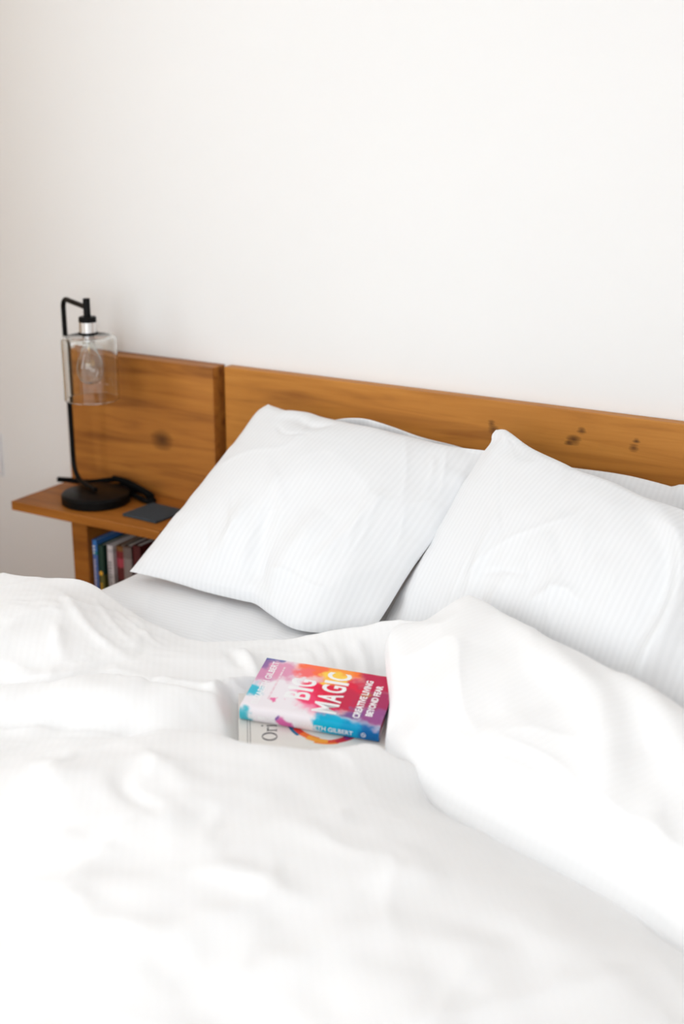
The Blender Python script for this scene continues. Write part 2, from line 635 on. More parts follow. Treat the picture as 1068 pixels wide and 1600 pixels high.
# ------------------------------------------------------------------ duvet
CTRL = [(-1.579, 1.511, 0.645), (-1.498, 1.582, 0.637), (-1.368, 1.596, 0.612), (-1.451, 1.381, 0.64), (-1.389, 1.46, 0.635), (-1.296, 1.508, 0.615), (-1.219, 1.577, 0.6), (-1.148, 1.603, 0.595),
        (-1.405, 1.332, 0.628), (-1.341, 1.378, 0.626), (-1.303, 1.454, 0.62), (-1.19, 1.506, 0.607), (-1.138, 1.537, 0.6),
        (-1.345, 1.273, 0.645), (-1.29, 1.324, 0.643), (-1.245, 1.387, 0.64), (-1.13, 1.427, 0.632), (-1.083, 1.461, 0.622), (-1.322, 1.249, 0.638), (-1.248, 1.305, 0.636), (-1.167, 1.352, 0.628), (-1.096, 1.383, 0.615), (-1.311, 1.235, 0.614), (-1.237, 1.29, 0.612), (-1.149, 1.329, 0.608), (-1.071, 1.38, 0.602), (-1.047, 1.427, 0.6), (-1.298, 1.221, 0.607), (-1.222, 1.272, 0.606), (-1.142, 1.32, 0.605), (-1.269, 1.193, 0.618), (-1.188, 1.236, 0.622), (-1.106, 1.278, 0.628), (-0.998, 1.329, 0.64), (-1.189, 1.115, 0.648), (-1.115, 1.159, 0.653), (-1.031, 1.189, 0.662), (-0.91, 1.311, 0.652), (-0.886, 1.337, 0.643), (-0.834, 1.387, 0.633), (-0.783, 1.439, 0.626), (-0.74, 1.435, 0.618),
        (-1.044, 1.083, 0.69), (-1.07, 0.997, 0.68), (-0.914, 1.05, 0.7), (-0.799, 1.148, 0.685), (-0.733, 1.233, 0.662), (-0.625, 1.231, 0.66), (-0.484, 1.194, 0.65), (-0.328, 1.175, 0.635),
        (-0.927, 0.852, 0.68), (-0.761, 0.916, 0.7), (-0.626, 1.013, 0.69), (-0.468, 1.074, 0.67), (-0.772, 0.696, 0.69), (-0.622, 0.784, 0.69), (-0.427, 0.914, 0.68), (-0.249, 1.062, 0.65),
        (-0.766, 1.447, 0.592), (-0.701, 1.417, 0.584), (-0.619, 1.386, 0.580), (-0.508, 1.355, 0.580), (-0.369, 1.306, 0.578), (-0.309, 1.279, 0.575),
        (-1.098, 1.741, 0.588), (-1.014, 1.77, 0.578), (-0.961, 1.764, 0.575), (-0.84, 1.758, 0.6), (-0.662, 1.608, 0.6), (-0.48, 1.506, 0.6),
        (-0.926, 1.412, 0.566), (-0.823, 1.514, 0.568),
        # beyond the picture
        (-1.68, 1.45, .64), (-1.68, 1.2, .65), (-1.5, 1.15, .66), (-1.68, 0.8, .66), (-1.3, 0.9, .67), (-1.68, 0.4, .65), (-1.2, 0.4, .66), (-0.8, 0.4, .66), (-0.4, 0.4, .65), (-0.15, 0.5, .64), (-0.15, 0.9, .64), (-0.15, 1.15, .61), (-0.15, 1.5, .60)]
HEM = [(-1.90, 1.68, 0.62), (-1.759, 1.691, 0.622), (-1.69, 1.696, 0.622), (-1.656, 1.72, 0.62), (-1.609, 1.74, 0.62), (-1.588, 1.759, 0.61), (-1.572, 1.768, 0.598), (-1.477, 1.743, 0.578), (-1.389, 1.714, 0.573), (-1.302, 1.699, 0.572), (-1.233, 1.733, 0.575),
       (-1.178, 1.762, 0.576), (-1.137, 1.783, 0.582), (-1.086, 1.805, 0.597), (-1.046, 1.825, 0.605), (-1.002, 1.849, 0.62), (-0.917, 1.863, 0.645), (-0.848, 1.868, 0.66), (-0.76, 1.82, 0.64), (-0.6, 1.73, 0.62), (-0.4, 1.63, 0.61), (-0.15, 1.55, 0.60), (0.05, 1.52, 0.60)]
hem_x = np.array([h[0] for h in HEM]); hem_y = np.array([h[1] + (0.028 if -1.25 < h[0] < -0.95 else 0.012) for h in HEM]); hem_z = np.array([h[2] for h in HEM])
pts = np.array(CTRL + [h for h in HEM if -1.72 < h[0] < -0.1])


def tps_fit(P, reg=2e-4):
    n = len(P)
    r = np.linalg.norm(P[:, None, :2] - P[None, :, :2], axis=2)
    Kk = np.where(r > 0, r * r * np.log(r + 1e-12), 0) + reg * np.eye(n)
    Q = np.concatenate([np.ones((n, 1)), P[:, :2]], 1)
    Am = np.block([[Kk, Q], [Q.T, np.zeros((3, 3))]])
    return np.linalg.solve(Am, np.concatenate([P[:, 2], np.zeros(3)]))


def tps_eval(P, w, x, y):
    z = w[len(P)] + w[len(P) + 1] * x + w[len(P) + 2] * y
    for i in range(len(P)):
        r2 = (x - P[i, 0]) ** 2 + (y - P[i, 1]) ** 2
        z = z + w[i] * 0.5 * r2 * np.log(r2 + 1e-12)
    return z


TW = tps_fit(pts)
FRONT_CREASES = [[(-1.044, 0.97), (-1.032, 1.023), (-1.023, 1.075)], [(-0.951, 0.876), (-0.934, 0.918), (-0.919, 0.969)], [(-0.846, 0.867), (-0.86, 0.919), (-0.87, 0.971)], [(-0.867, 0.969), (-0.855, 1.022), (-0.84, 1.069)], [(-0.946, 0.871), (-0.876, 0.866), (-0.8, 0.849)], [(-0.692, 0.846), (-0.682, 0.907), (-0.66, 0.973)], [(-0.756, 0.963), (-0.698, 0.987), (-0.627, 0.977)], [(-0.728, 1.07), (-0.719, 1.137), (-0.695, 1.199)], [(-0.609, 0.847), (-0.571, 0.948), (-0.53, 1.034)], [(-1.108, 1.105), (-1.049, 1.064), (-1.023, 1.025)], [(-1.02, 1.177), (-0.93, 1.143), (-0.868, 1.1)], [(-0.598, 1.046), (-0.568, 1.106), (-0.537, 1.138)], [(-0.833, 0.782), (-0.781, 0.836), (-0.708, 0.856)]]
BACK_CREASES = [[(-1.196, 1.681), (-1.135, 1.631), (-1.071, 1.569)], [(-1.566, 1.655), (-1.41, 1.545), (-1.295, 1.507)], [(-1.436, 1.696), (-1.357, 1.624), (-1.323, 1.565)], [(-1.109, 1.739), (-1.062, 1.704), (-1.033, 1.677)], [(-1.069, 1.778), (-1.028, 1.74), (-0.992, 1.701)], [(-1.219, 1.414), (-1.199, 1.452), (-1.189, 1.488)], [(-1.447, 1.507), (-1.389, 1.451), (-1.36, 1.426)]]
FLAP_CREASES = [[(-0.751, 1.774), (-0.625, 1.665), (-0.543, 1.597), (-0.491, 1.514), (-0.462, 1.42), (-0.452, 1.34)], [(-0.53, 1.673), (-0.431, 1.57), (-0.374, 1.472)], [(-0.39, 1.399), (-0.349, 1.294), (-0.319, 1.211)], [(-0.679, 1.374), (-0.664, 1.338), (-0.648, 1.301)], [(-0.661, 1.395), (-0.572, 1.354), (-0.493, 1.316), (-0.411, 1.28)], [(-0.8, 1.718), (-0.764, 1.578), (-0.756, 1.462)], [(-0.30, 1.50), (-0.27, 1.40), (-0.25, 1.28)]]
ROLL_CREASE = [(-1.60, 1.18), (-1.422, 1.296), (-1.39, 1.317), (-1.324, 1.359), (-1.284, 1.432), (-1.243, 1.445), (-1.151, 1.456), (-1.087, 1.476), (-1.05, 1.49)]


FINE_FOLDS = [([(-1.206, 1.690), (-1.170, 1.662), (-1.130, 1.625), (-1.095, 1.585)], 0.009, 0.007), ([(-1.222, 1.682), (-1.19, 1.65), (-1.15, 1.61)], -0.006, 0.008),
              ([(-1.102, 1.471), (-1.112, 1.52), (-1.10, 1.56), (-1.06, 1.60)], 0.014, 0.012), ([(-1.34, 1.205), (-1.311, 1.235), (-1.237, 1.29), (-1.149, 1.329), (-1.085, 1.37)], -0.013, 0.013),
              ([(-1.53, 1.70), (-1.43, 1.62), (-1.33, 1.56)], 0.003, 0.006), ([(-1.49, 1.70), (-1.41, 1.65), (-1.30, 1.60)], 0.003, 0.006), ([(-1.40, 1.66), (-1.33, 1.59), (-1.29, 1.53)], -0.003, 0.006),
              ([(-1.30, 1.48), (-1.25, 1.43), (-1.21, 1.40)], 0.003, 0.006), ([(-1.22, 1.47), (-1.18, 1.42), (-1.17, 1.39)], -0.003, 0.007), ([(-1.36, 1.40), (-1.33, 1.36), (-1.31, 1.31)], 0.003, 0.007),
              ([(-1.04, 1.80), (-1.00, 1.765), (-0.975, 1.73)], 0.007, 0.009), ([(-1.10, 1.77), (-1.06, 1.735), (-1.03, 1.70)], 0.006, 0.009), ([(-0.95, 1.84), (-0.955, 1.79), (-0.945, 1.74)], -0.006, 0.012),
              ([(-1.02, 1.20), (-0.96, 1.16), (-0.93, 1.11)], 0.005, 0.010), ([(-1.10, 1.16), (-1.07, 1.11), (-1.06, 1.06)], 0.005, 0.009), ([(-0.98, 1.13), (-0.94, 1.07), (-0.86, 1.04)], -0.005, 0.012)]


def sstep(x):
    x = np.clip(x, 0, 1)
    return x * x * (3 - 2 * x)


def duvet_z(x, y):
    z = tps_eval(pts, TW, x, y)
    for c in FRONT_CREASES:
        z = z + crease(x, y, c, 0.0055, 0.02)
    for c in BACK_CREASES:
        z = z + crease(x, y, c, 0.005, 0.012)
    z = z - crease(x, y, ROLL_CREASE, 0.013, 0.011)
    for c, amp, w in FINE_FOLDS:
        z = z + crease(x, y, c, amp, w)
    front = sstep((1.40 - y - 0.25 * (x + 1.0)) / 0.15)
    z = z + front * (0.006 * fbm(x * 6 + y * 3, y * 6 - x * 2, 2) + 0.006 * ridged(x * 5 - y * 3, y * 2.2 + x * 2.2, 21) + 0.003 * ridged(x * 11 + y * 3, y * 6 - x * 5, 33))
    z = z + (1 - front) * (0.0018 * ridged(x * 19 + y * 6, y * 12 - x * 9, 61) + 0.0025 * fbm(x * 9, y * 9, 4) + 0.003 * ridged(x * 8 + y * 2, y * 5 - x * 4, 27))
    # hollow under the books: never above the lower book's underside
    rel = np.stack([x - FO[0], y - FO[1]], -1)
    la = rel @ (FX[:2] / np.linalg.norm(FX[:2])); lb = rel @ (FY[:2] / np.linalg.norm(FY[:2]))
    dd = np.maximum(np.maximum(-la, la - LL), np.maximum(-lb, lb - LW))
    plane = FO[2] - ((x - FO[0]) * EZ[0] + (y - FO[1]) * EZ[1]) / EZ[2] - 0.0015
    rel2 = np.stack([x - BO[0], y - BO[1]], -1)
    la2 = rel2 @ (EX[:2] / np.linalg.norm(EX[:2])); lb2 = rel2 @ (EY[:2] / np.linalg.norm(EY[:2]))
    dd2 = np.maximum(np.maximum(-la2, la2 - BL), np.maximum(-lb2, lb2 - BW))
    lim = np.maximum(plane, MZ + 0.010) + np.maximum(dd - 0.004, 0) * 1.4 + 8 * np.maximum(dd - 0.03, 0) ** 2
    plane2 = BO[2] - ((x - BO[0]) * EZ[0] + (y - BO[1]) * EZ[1]) / EZ[2] - 0.0015
    lim2 = plane2 + np.maximum(dd2 - 0.002, 0) * 2.5
    z = np.minimum(z, np.minimum(lim, lim2))
    return np.maximum(z, MZ + 0.009)


sa = axis_samples(-2.05, 0.18, 0.0065)
tb = np.concatenate([np.linspace(0, 0.028, 10)[:-1], axis_samples(0.028, 1.78, 0.0065)])    # distance in from the hem
SA, TB = np.meshgrid(sa, tb, indexing='ij')
xc = np.clip(SA, -1.76, -0.12)
hy = np.interp(xc, hem_x, hem_y)
hzv = np.interp(xc, hem_x, hem_z)
for arr in (hy, hzv):
    k_ = np.ones(9) / 9
    row = np.convolve(np.pad(arr[:, 0], 4, 'edge'), k_, 'valid')
    arr[:] = row[:, None]
YY = hy - TB
X, Y, D = drape(SA, YY, -1.73, -0.13, 0.27, 9.0, 0.07)
Zd = duvet_z(np.clip(X, -1.76, -0.1), np.maximum(Y, 0.27))
edge = np.clip(TB / 0.028, 0, 1)
roll = np.sqrt(1 - (1 - edge) ** 2)
low = MZ + 0.0055
Zd = np.where(TB < 0.028, low + (Zd - low) * roll, Zd) - D
Zd = np.maximum(Zd, 0.22 + 0.01 * vnoise(SA * 6, TB * 6, 3))
# hanging sides ripple a little
hang = np.clip(D / 0.15, 0, 1)
X = X + hang * 0.012 * np.sin(YY * 16) * np.where(SA < -1, 1, 1)
G1 = np.stack([X, Y, Zd], -1)
# under layer of the duvet: the same sheet offset inward, hem folded under
n1, m1 = G1.shape[:2]

# turned-back part: a thick folded-over corner lying on top, along the right side of the bed
FL = [(-0.82, 1.514, 0.6), (-0.85, 1.583, 0.615), (-0.892, 1.652, 0.63), (-0.924, 1.707, 0.64), (-0.932, 1.749, 0.645), (-0.91, 1.779, 0.65)]
FT = [(-0.91, 1.779, 0.65), (-0.88, 1.837, 0.655), (-0.845, 1.863, 0.66), (-0.794, 1.838, 0.665), (-0.724, 1.794, 0.665), (-0.642, 1.75, 0.665), (-0.57, 1.721, 0.66), (-0.498, 1.68, 0.66), (-0.424, 1.646, 0.655), (-0.292, 1.573, 0.65), (-0.10, 1.47, 0.64)]
FB = [(-0.82, 1.514, 0.6), (-0.771, 1.459, 0.598), (-0.723, 1.422, 0.597), (-0.647, 1.384, 0.597), (-0.575, 1.368, 0.596), (-0.507, 1.351, 0.596), (-0.441, 1.33, 0.595), (-0.378, 1.304, 0.594), (-0.307, 1.272, 0.592), (-0.199, 1.211, 0.59), (-0.08, 1.15, 0.59)]
nu, nv = 190, 120
uu = np.linspace(0, 1, nu)
vv = np.linspace(0, 1, nv)


def ease(t, p=1.35):
    """more samples near both ends"""
    return np.where(t < .5, 0.5 * (2 * t) ** p, 1 - 0.5 * (2 - 2 * t) ** p)


uu, vv = uu ** 1.35, ease(vv)
top = resample(FT, uu); bot = resample(FB, uu); left = resample(FL, vv)
rgt = bot[-1][None] * (1 - vv)[:, None] + top[-1][None] * vv[:, None]
U, V = uu[:, None, None], vv[None, :, None]
coons = (1 - V) * bot[:, None] + V * top[:, None] + (1 - U) * left[None] + U * rgt[None] \
    - ((1 - U) * (1 - V) * bot[0] + U * (1 - V) * bot[-1] + (1 - U) * V * top[0] + U * V * top[-1])
CX, CY, CZ = coons[..., 0], coons[..., 1], coons[..., 2]


def edge_dist(x, y, curve):
    d, _ = polydist(x, y, [(c[0], c[1]) for c in curve])
    return d


dl, dt_, db = edge_dist(CX, CY, FL), edge_dist(CX, CY, FT), edge_dist(CX, CY, FB)
dmin = np.minimum(np.minimum(dl, dt_), db)
dome = lambda d, w: np.sqrt(np.clip(1 - (1 - np.clip(d / w, 0, 1)) ** 2, 0, 1))
lin_ = lambda d, w: np.clip(d / w, 0, 1)
lift = 0.034 * (0.35 * dome(dl, 0.03) + 0.65 * lin_(dl, 0.085)) * (0.35 * dome(db, 0.025) + 0.65 * lin_(db, 0.06)) + 0.018 * dome(db, 0.16) * dome(dt_, 0.10)
FZ = CZ + lift * dome(dt_, 0.03)
for i, c in enumerate(FLAP_CREASES):
    FZ = FZ + dome(dmin, 0.05) * crease(CX, CY, c, (0.016, 0.016, 0.012, 0.008, 0.010, 0.006, 0.010)[i], (0.032, 0.03, 0.02, 0.016, 0.018, 0.028, 0.018, 0.02)[i])
FZ = FZ + dome(dmin, 0.05) * (0.003 * fbm(CX * 8, CY * 8, 6) + 0.004 * ridged(CX * 6 + CY * 4, CY * 4 - CX * 5, 41))
G2 = np.stack([CX, CY, FZ], -1)
# skirt: roll the rim under, on all sides that show
cen = np.array([-0.5, 1.5])


def skirt(G, k):
    """k extra rings below the border of a grid: bulge a few mm outward, then tuck under"""
    prof = [(0.004, -0.007), (0.0045, -0.016), (0.002, -0.025), (-0.006, -0.034), (-0.02, -0.040)]
    n, m = G.shape[:2]
    out = np.zeros((n + 2 * len(prof), m + 2 * len(prof), 3))
    p = len(prof)
    out[p:-p, p:-p] = G
    for q, (o_, dz) in enumerate(prof):
        i0, i1 = p - 1 - q, n + p + q
        j0, j1 = p - 1 - q, m + p + q

        def ring(src_i, src_j):
            base = G[src_i, src_j]
            return base
        ii = np.clip(np.arange(i0, i1 + 1) - p, 0, n - 1)
        jj = np.clip(np.arange(j0, j1 + 1) - p, 0, m - 1)
        # outward directions from neighbouring border rows
        def push(base, inner):
            d = base[..., :2] - inner[..., :2]
            L_ = np.linalg.norm(d, axis=-1, keepdims=True) + 1e-9
            res = base.copy()
            res[..., :2] += d / L_ * o_
            res[..., 2] += dz
            return res
        out[i0, j0:j1 + 1] = push(G[0, jj], G[min(6, n - 1), np.clip(jj, 3, m - 4)])
        out[i1, j0:j1 + 1] = push(G[-1, jj], G[-7, np.clip(jj, 3, m - 4)])
        out[i0:i1 + 1, j0] = push(G[ii, 0], G[np.clip(ii, 3, n - 4), 6])
        out[i0:i1 + 1, j1] = push(G[ii, -1], G[np.clip(ii, 3, n - 4), -7])
    return out


G2 = skirt(G2, 5)
floor_z = duvet_z(np.clip(G2[..., 0], -1.7, -0.14), G2[..., 1])
duv = grid_mesh('duvet', G1, np.stack([SA * 0.8 + YY * 0.6, YY * 0.8 - SA * 0.6], -1), M_DUVET)
tag(duv, 'rumpled white duvet heaped over the bed with its top hem thrown back', 'duvet')
fl = grid_mesh('turned_back_corner', G2, np.stack([G2[..., 0] * 0.86 - G2[..., 1] * 0.5, G2[..., 1] * 0.86 + G2[..., 0] * 0.5], -1), M_DUVET, duv)
fl['label'] = 'thick folded-back corner of the duvet beside the books'

# ------------------------------------------------------------------ pillows
def pillow(name, label, left, right, bot, top, th_f, th_b, creases=(), fine=(), seed=0, n=210, m=170, group=None, floor=None):
    u = ease(np.linspace(0, 1, n), 1.5)
    v = ease(np.linspace(0, 1, m), 1.5)
    c_l, c_r = resample(left, v), resample(right, v)
    c_b, c_t = resample(bot, u), resample(top, u)
    U, V = u[:, None, None], v[None, :, None]
    M_ = (1 - V) * c_b[:, None] + V * c_t[:, None] + (1 - U) * c_l[None] + U * c_r[None] \
        - ((1 - U) * (1 - V) * c_b[0] + U * (1 - V) * c_b[-1] + (1 - U) * V * c_t[0] + U * V * c_t[-1])
    du = (c_r.mean(0) - c_l.mean(0)); dv = (c_t.mean(0) - c_b.mean(0))
    N = np.cross(du, dv); N /= np.linalg.norm(N)
    lu, lv = np.linalg.norm(du), np.linalg.norm(dv)
    uu_, vv_ = U[..., 0] + 0 * V[..., 0], V[..., 0] + 0 * U[..., 0]
    pu, pv = uu_ * lu, vv_ * lv                                  # metres across the pillow
    e1 = np.clip(4 * uu_ * (1 - uu_), 0, 1)
    e2 = np.clip(4 * vv_ * (1 - vv_), 0, 1)
    h = (e1 ** 0.62) * (e2 ** 0.62)
    de = np.minimum(np.minimum(pu, lu - pu), np.minimum(pv, lv - pv))
    # puckers running in from the seams
    puck = np.exp(-de / 0.045) * np.clip(de / 0.012, 0, 1)
    w = 0.004 * puck * (vnoise(pu * 34, pv * 6, seed) * (de > 0) + vnoise(pu * 6, pv * 34, seed + 3))
    soft = np.clip(de / 0.05, 0, 1)
    w = w + soft * (0.004 * fbm(pu * 6, pv * 6, seed + 1) + 0.003 * ridged(pu * 7 + pv * 3, pv * 5 - pu * 4, seed + 2))
    for c, amp, wd in creases:
        w = w + soft * crease(pu, pv, c, amp, wd)
    for k, c in enumerate(fine):
        sg = 1 if k % 3 else -1
        w = w + soft * sg * crease(pu, pv, c, 0.0022, 0.006)
    F_ = M_ + N * (th_f * h + w)[..., None]
    Bk = M_ - N * (th_b * h)[..., None]
    if floor is not None:
        for g in (F_, Bk):
            g[..., 2] = np.maximum(g[..., 2], floor)
    if name_y := 2.343:
        Bk[..., 1] = np.minimum(Bk[..., 1], name_y)
        F_[..., 1] = np.minimum(F_[..., 1], name_y)
    o = grid_mesh(name, F_, np.stack([pu, pv], -1), M_PILLOW, closed_back=Bk)
    return tag(o, label, 'pillow', group)


L_left = [(-1.632, 1.919, 0.571), (-1.614, 1.977, 0.618), (-1.587, 2.052, 0.681), (-1.565, 2.125, 0.742), (-1.549, 2.199, 0.803), (-1.54, 2.247, 0.843), (-1.523, 2.266, 0.859)]
L_top = [(-1.523, 2.266, 0.859), (-1.498, 2.262, 0.856), (-1.466, 2.258, 0.853), (-1.419, 2.259, 0.855), (-1.375, 2.252, 0.851), (-1.312, 2.247, 0.848), (-1.236, 2.241, 0.845), (-1.146, 2.234, 0.840), (-1.077, 2.228, 0.837), (-1.0, 2.228, 0.839)]
L_right = [(-1.062, 1.904, 0.57), (-1.053, 1.938, 0.599), (-1.04, 2.01, 0.658), (-1.016, 2.089, 0.724), (-1.004, 2.147, 0.772), (-0.997, 2.193, 0.81), (-1.0, 2.228, 0.839)]
L_bot = [(-1.632, 1.919, 0.571), (-1.537, 1.917, 0.571), (-1.439, 1.911, 0.568), (-1.355, 1.909, 0.568), (-1.319, 1.908, 0.568), (-1.266, 1.884, 0.564), (-1.201, 1.858, 0.561), (-1.146, 1.868, 0.561), (-1.098, 1.892, 0.564), (-1.062, 1.904, 0.57)]
R_left = [(-1.066, 1.95, 0.562), (-1.066, 1.987, 0.588), (-1.047, 2.042, 0.653), (-1.023, 2.097, 0.723), (-1.009, 2.146, 0.781), (-0.99, 2.192, 0.839), (-0.98, 2.209, 0.861), (-0.983, 2.221, 0.873), (-0.979, 2.228, 0.882)]
R_top = [(-0.979, 2.228, 0.882), (-0.962, 2.225, 0.886), (-0.943, 2.215, 0.884), (-0.885, 2.179, 0.871), (-0.806, 2.139, 0.863), (-0.769, 2.12, 0.859), (-0.693, 2.087, 0.857), (-0.625, 2.053, 0.85), (-0.553, 2.023, 0.849), (-0.479, 1.988, 0.844), (-0.409, 1.949, 0.834)]
R_bot = [(-1.066, 1.95, 0.562), (-0.95, 1.915, 0.564), (-0.8, 1.855, 0.564), (-0.6, 1.775, 0.564), (-0.45, 1.715, 0.564)]
R_right = [(-0.45, 1.715, 0.564), (-0.435, 1.78, 0.65), (-0.42, 1.88, 0.75), (-0.409, 1.949, 0.834)]

pillow('pillow', 'plump white striped pillow leaning on the headboard beside the nightstand', L_left, L_right, L_bot, L_top, 0.075, 0.022,
       creases=[([(0.30, 0.0), (0.27, 0.08), (0.24, 0.17)], -0.014, 0.022), ([(0.20, 0.04), (0.19, 0.12), (0.17, 0.20)], 0.006, 0.014), ([(0.33, 0.03), (0.35, 0.12), (0.36, 0.2)], 0.010, 0.03),
                ([(0.12, 0.42), (0.18, 0.40), (0.22, 0.42)], -0.006, 0.014), ([(0.40, 0.10), (0.43, 0.2), (0.44, 0.28)], 0.005, 0.012), ([(0.16, 0.28), (0.25, 0.20), (0.30, 0.12)], 0.004, 0.012)],
       fine=[[(0.06, 0.16), (0.12, 0.12), (0.17, 0.05)], [(0.10, 0.22), (0.15, 0.17), (0.20, 0.10)], [(0.22, 0.20), (0.235, 0.12), (0.245, 0.04)], [(0.285, 0.18), (0.29, 0.10), (0.30, 0.03)], [(0.40, 0.30), (0.43, 0.22), (0.45, 0.13)], [(0.44, 0.27), (0.455, 0.19), (0.46, 0.12)],
             [(0.10, 0.38), (0.14, 0.36), (0.19, 0.37)], [(0.47, 0.40), (0.49, 0.36), (0.50, 0.31)], [(0.30, 0.06), (0.38, 0.075), (0.47, 0.07)]],
       seed=2, floor=0.557)
pillow('pillow', 'front white striped pillow on the right, its pointed corner up against the headboard', R_left, R_right, R_bot, R_top, 0.07, 0.045,
       creases=[([(0.20, 0.02), (0.19, 0.12), (0.17, 0.22)], 0.008, 0.014), ([(0.24, 0.0), (0.25, 0.08), (0.26, 0.15)], 0.007, 0.016), ([(0.30, 0.25), (0.36, 0.18), (0.40, 0.08)], 0.006, 0.012),
                ([(0.42, 0.40), (0.53, 0.33), (0.575, 0.24), (0.575, 0.12), (0.56, 0.02)], 0.022, 0.022), ([(0.50, 0.36), (0.545, 0.27), (0.55, 0.14)], -0.010, 0.025), ([(0.33, 0.12), (0.38, 0.17), (0.44, 0.16)], 0.004, 0.010)],
       fine=[[(0.10, 0.33), (0.16, 0.27), (0.22, 0.20)], [(0.18, 0.24), (0.23, 0.19), (0.27, 0.13)], [(0.27, 0.22), (0.30, 0.18), (0.32, 0.13)], [(0.20, 0.14), (0.25, 0.16), (0.31, 0.17)], [(0.36, 0.30), (0.40, 0.22), (0.43, 0.17)], [(0.15, 0.16), (0.155, 0.10), (0.15, 0.03)], [(0.22, 0.12), (0.235, 0.08), (0.24, 0.03)], [(0.45, 0.26), (0.47, 0.2), (0.48, 0.14)], [(0.05, 0.42), (0.08, 0.39), (0.12, 0.38)]],
       seed=5, floor=0.557)
LB_top = [(-1.42, 2.27, 0.81), (-1.395, 2.27, 0.826), (-1.364, 2.27, 0.843), (-1.325, 2.27, 0.853), (-1.283, 2.27, 0.856), (-1.232, 2.27, 0.849), (-1.159, 2.27, 0.835), (-1.087, 2.27, 0.828), (-1.028, 2.27, 0.82)]
pillow('pillow', 'white pillow almost hidden behind the left pillow, its top edge showing', [(-1.47, 2.29, .57), (-1.45, 2.29, .70), (-1.42, 2.27, .81)], [(-0.99, 2.29, .57), (-1.01, 2.29, .7), (-1.028, 2.27, .82)],
       [(-1.47, 2.29, .57), (-1.23, 2.285, .566), (-0.99, 2.29, .57)], LB_top, 0.012, 0.03, seed=8, n=70, m=60, floor=0.557)
RB_top = [(-0.90, 2.285, 0.80), (-0.861, 2.285, 0.812), (-0.822, 2.285, 0.814), (-0.772, 2.285, 0.815), (-0.729, 2.285, 0.814), (-0.686, 2.285, 0.81), (-0.661, 2.285, 0.807), (-0.649, 2.285, 0.806), (-0.629, 2.285, 0.813), (-0.568, 2.285, 0.809), (-0.498, 2.285, 0.794), (-0.30, 2.285, 0.78)]
pillow('pillow', 'white pillow standing against the headboard behind the front right pillow', [(-0.92, 2.22, .558), (-0.915, 2.25, .69), (-0.90, 2.285, .80)], [(-0.28, 2.18, .557), (-0.29, 2.24, .68), (-0.30, 2.285, .78)],
       [(-0.92, 2.22, .558), (-0.6, 2.17, .557), (-0.28, 2.18, .557)], RB_top, 0.03, 0.045, creases=[([(0.27, 0.25), (0.31, 0.17), (0.40, 0.12)], -0.012, 0.016), ([(0.15, 0.2), (0.25, 0.16), (0.32, 0.14)], 0.008, 0.02)], seed=9, n=110, m=90, floor=0.5535)

# ------------------------------------------------------------------ nightstand
ns = thing('nightstand', 'amber wooden nightstand with a tall plank back and overhanging top, left of the bed', 'nightstand', (-1.92, 2.25, 0))
under(ns, 'back_panel', box((-2.147, 2.325, 0.0), (-1.7095, 2.3735, 0.908), 0.0025, 2), M_PANEL)
under(ns, 'top_shelf', box((-2.145, 2.115, 0.563), (-1.7095, 2.3245, 0.585), 0.002, 2), M_SHELF)
under(ns, 'side_panel', box((-2.003, 2.158, 0.10), (-1.957, 2.3245, 0.5628), 0.002, 2), M_SHELF)
under(ns, 'side_panel', box((-1.732, 2.158, 0.10), (-1.7105, 2.3245, 0.5628), 0.002, 2), M_SHELF)
under(ns, 'bottom_shelf', box((-1.9568, 2.158, 0.28), (-1.7322, 2.3245, 0.30), 0.002, 2), M_SHELF)
under(ns, 'plinth', box((-1.9568, 2.20, 0.0), (-1.7322, 2.3245, 0.10), 0.002, 1), M_SHELF)


# books standing in the nightstand
def spine_mat(name, stops, rough=0.45):
    """flat printed spine: colour bands by height (object z, metres)"""
    b = NT(name)
    tc = b.n('ShaderNodeTexCoord')
    xyz = b.n('ShaderNodeSeparateXYZ')
    b.l(tc.outputs['Object'], xyz.inputs[0])
    f = b.math('DIVIDE', xyz.outputs[2], 0.22)
    nd = b.ramp(f, stops)
    nd.node.color_ramp.interpolation = 'CONSTANT'
    b.l(nd, b.p.inputs['Base Color'])
    b.p.inputs['Roughness'].default_value = rough
    return b.m


def text_obj(name, s, M, size, parent, mat, sx=1.0, offset=0.0, ext=0.0001, sp=1.0, align='LEFT'):
    cu = bpy.data.curves.new(name, 'FONT')
    cu.body = s
    cu.size = size
    cu.extrude = ext
    cu.offset = offset
    cu.space_character = sp
    cu.align_x = align
    cu.resolution_u = 4
    o = bpy.data.objects.new(name, cu)
    COL.objects.link(o)
    dg = bpy.context.evaluated_depsgraph_get()
    me = bpy.data.meshes.new_from_object(o.evaluated_get(dg))
    bpy.data.objects.remove(o)
    me.name = name
    me.transform(M @ Matrix.Diagonal((sx, 1, 1, 1)))
    me.materials.clear()
    return link(name, me, mat, parent)


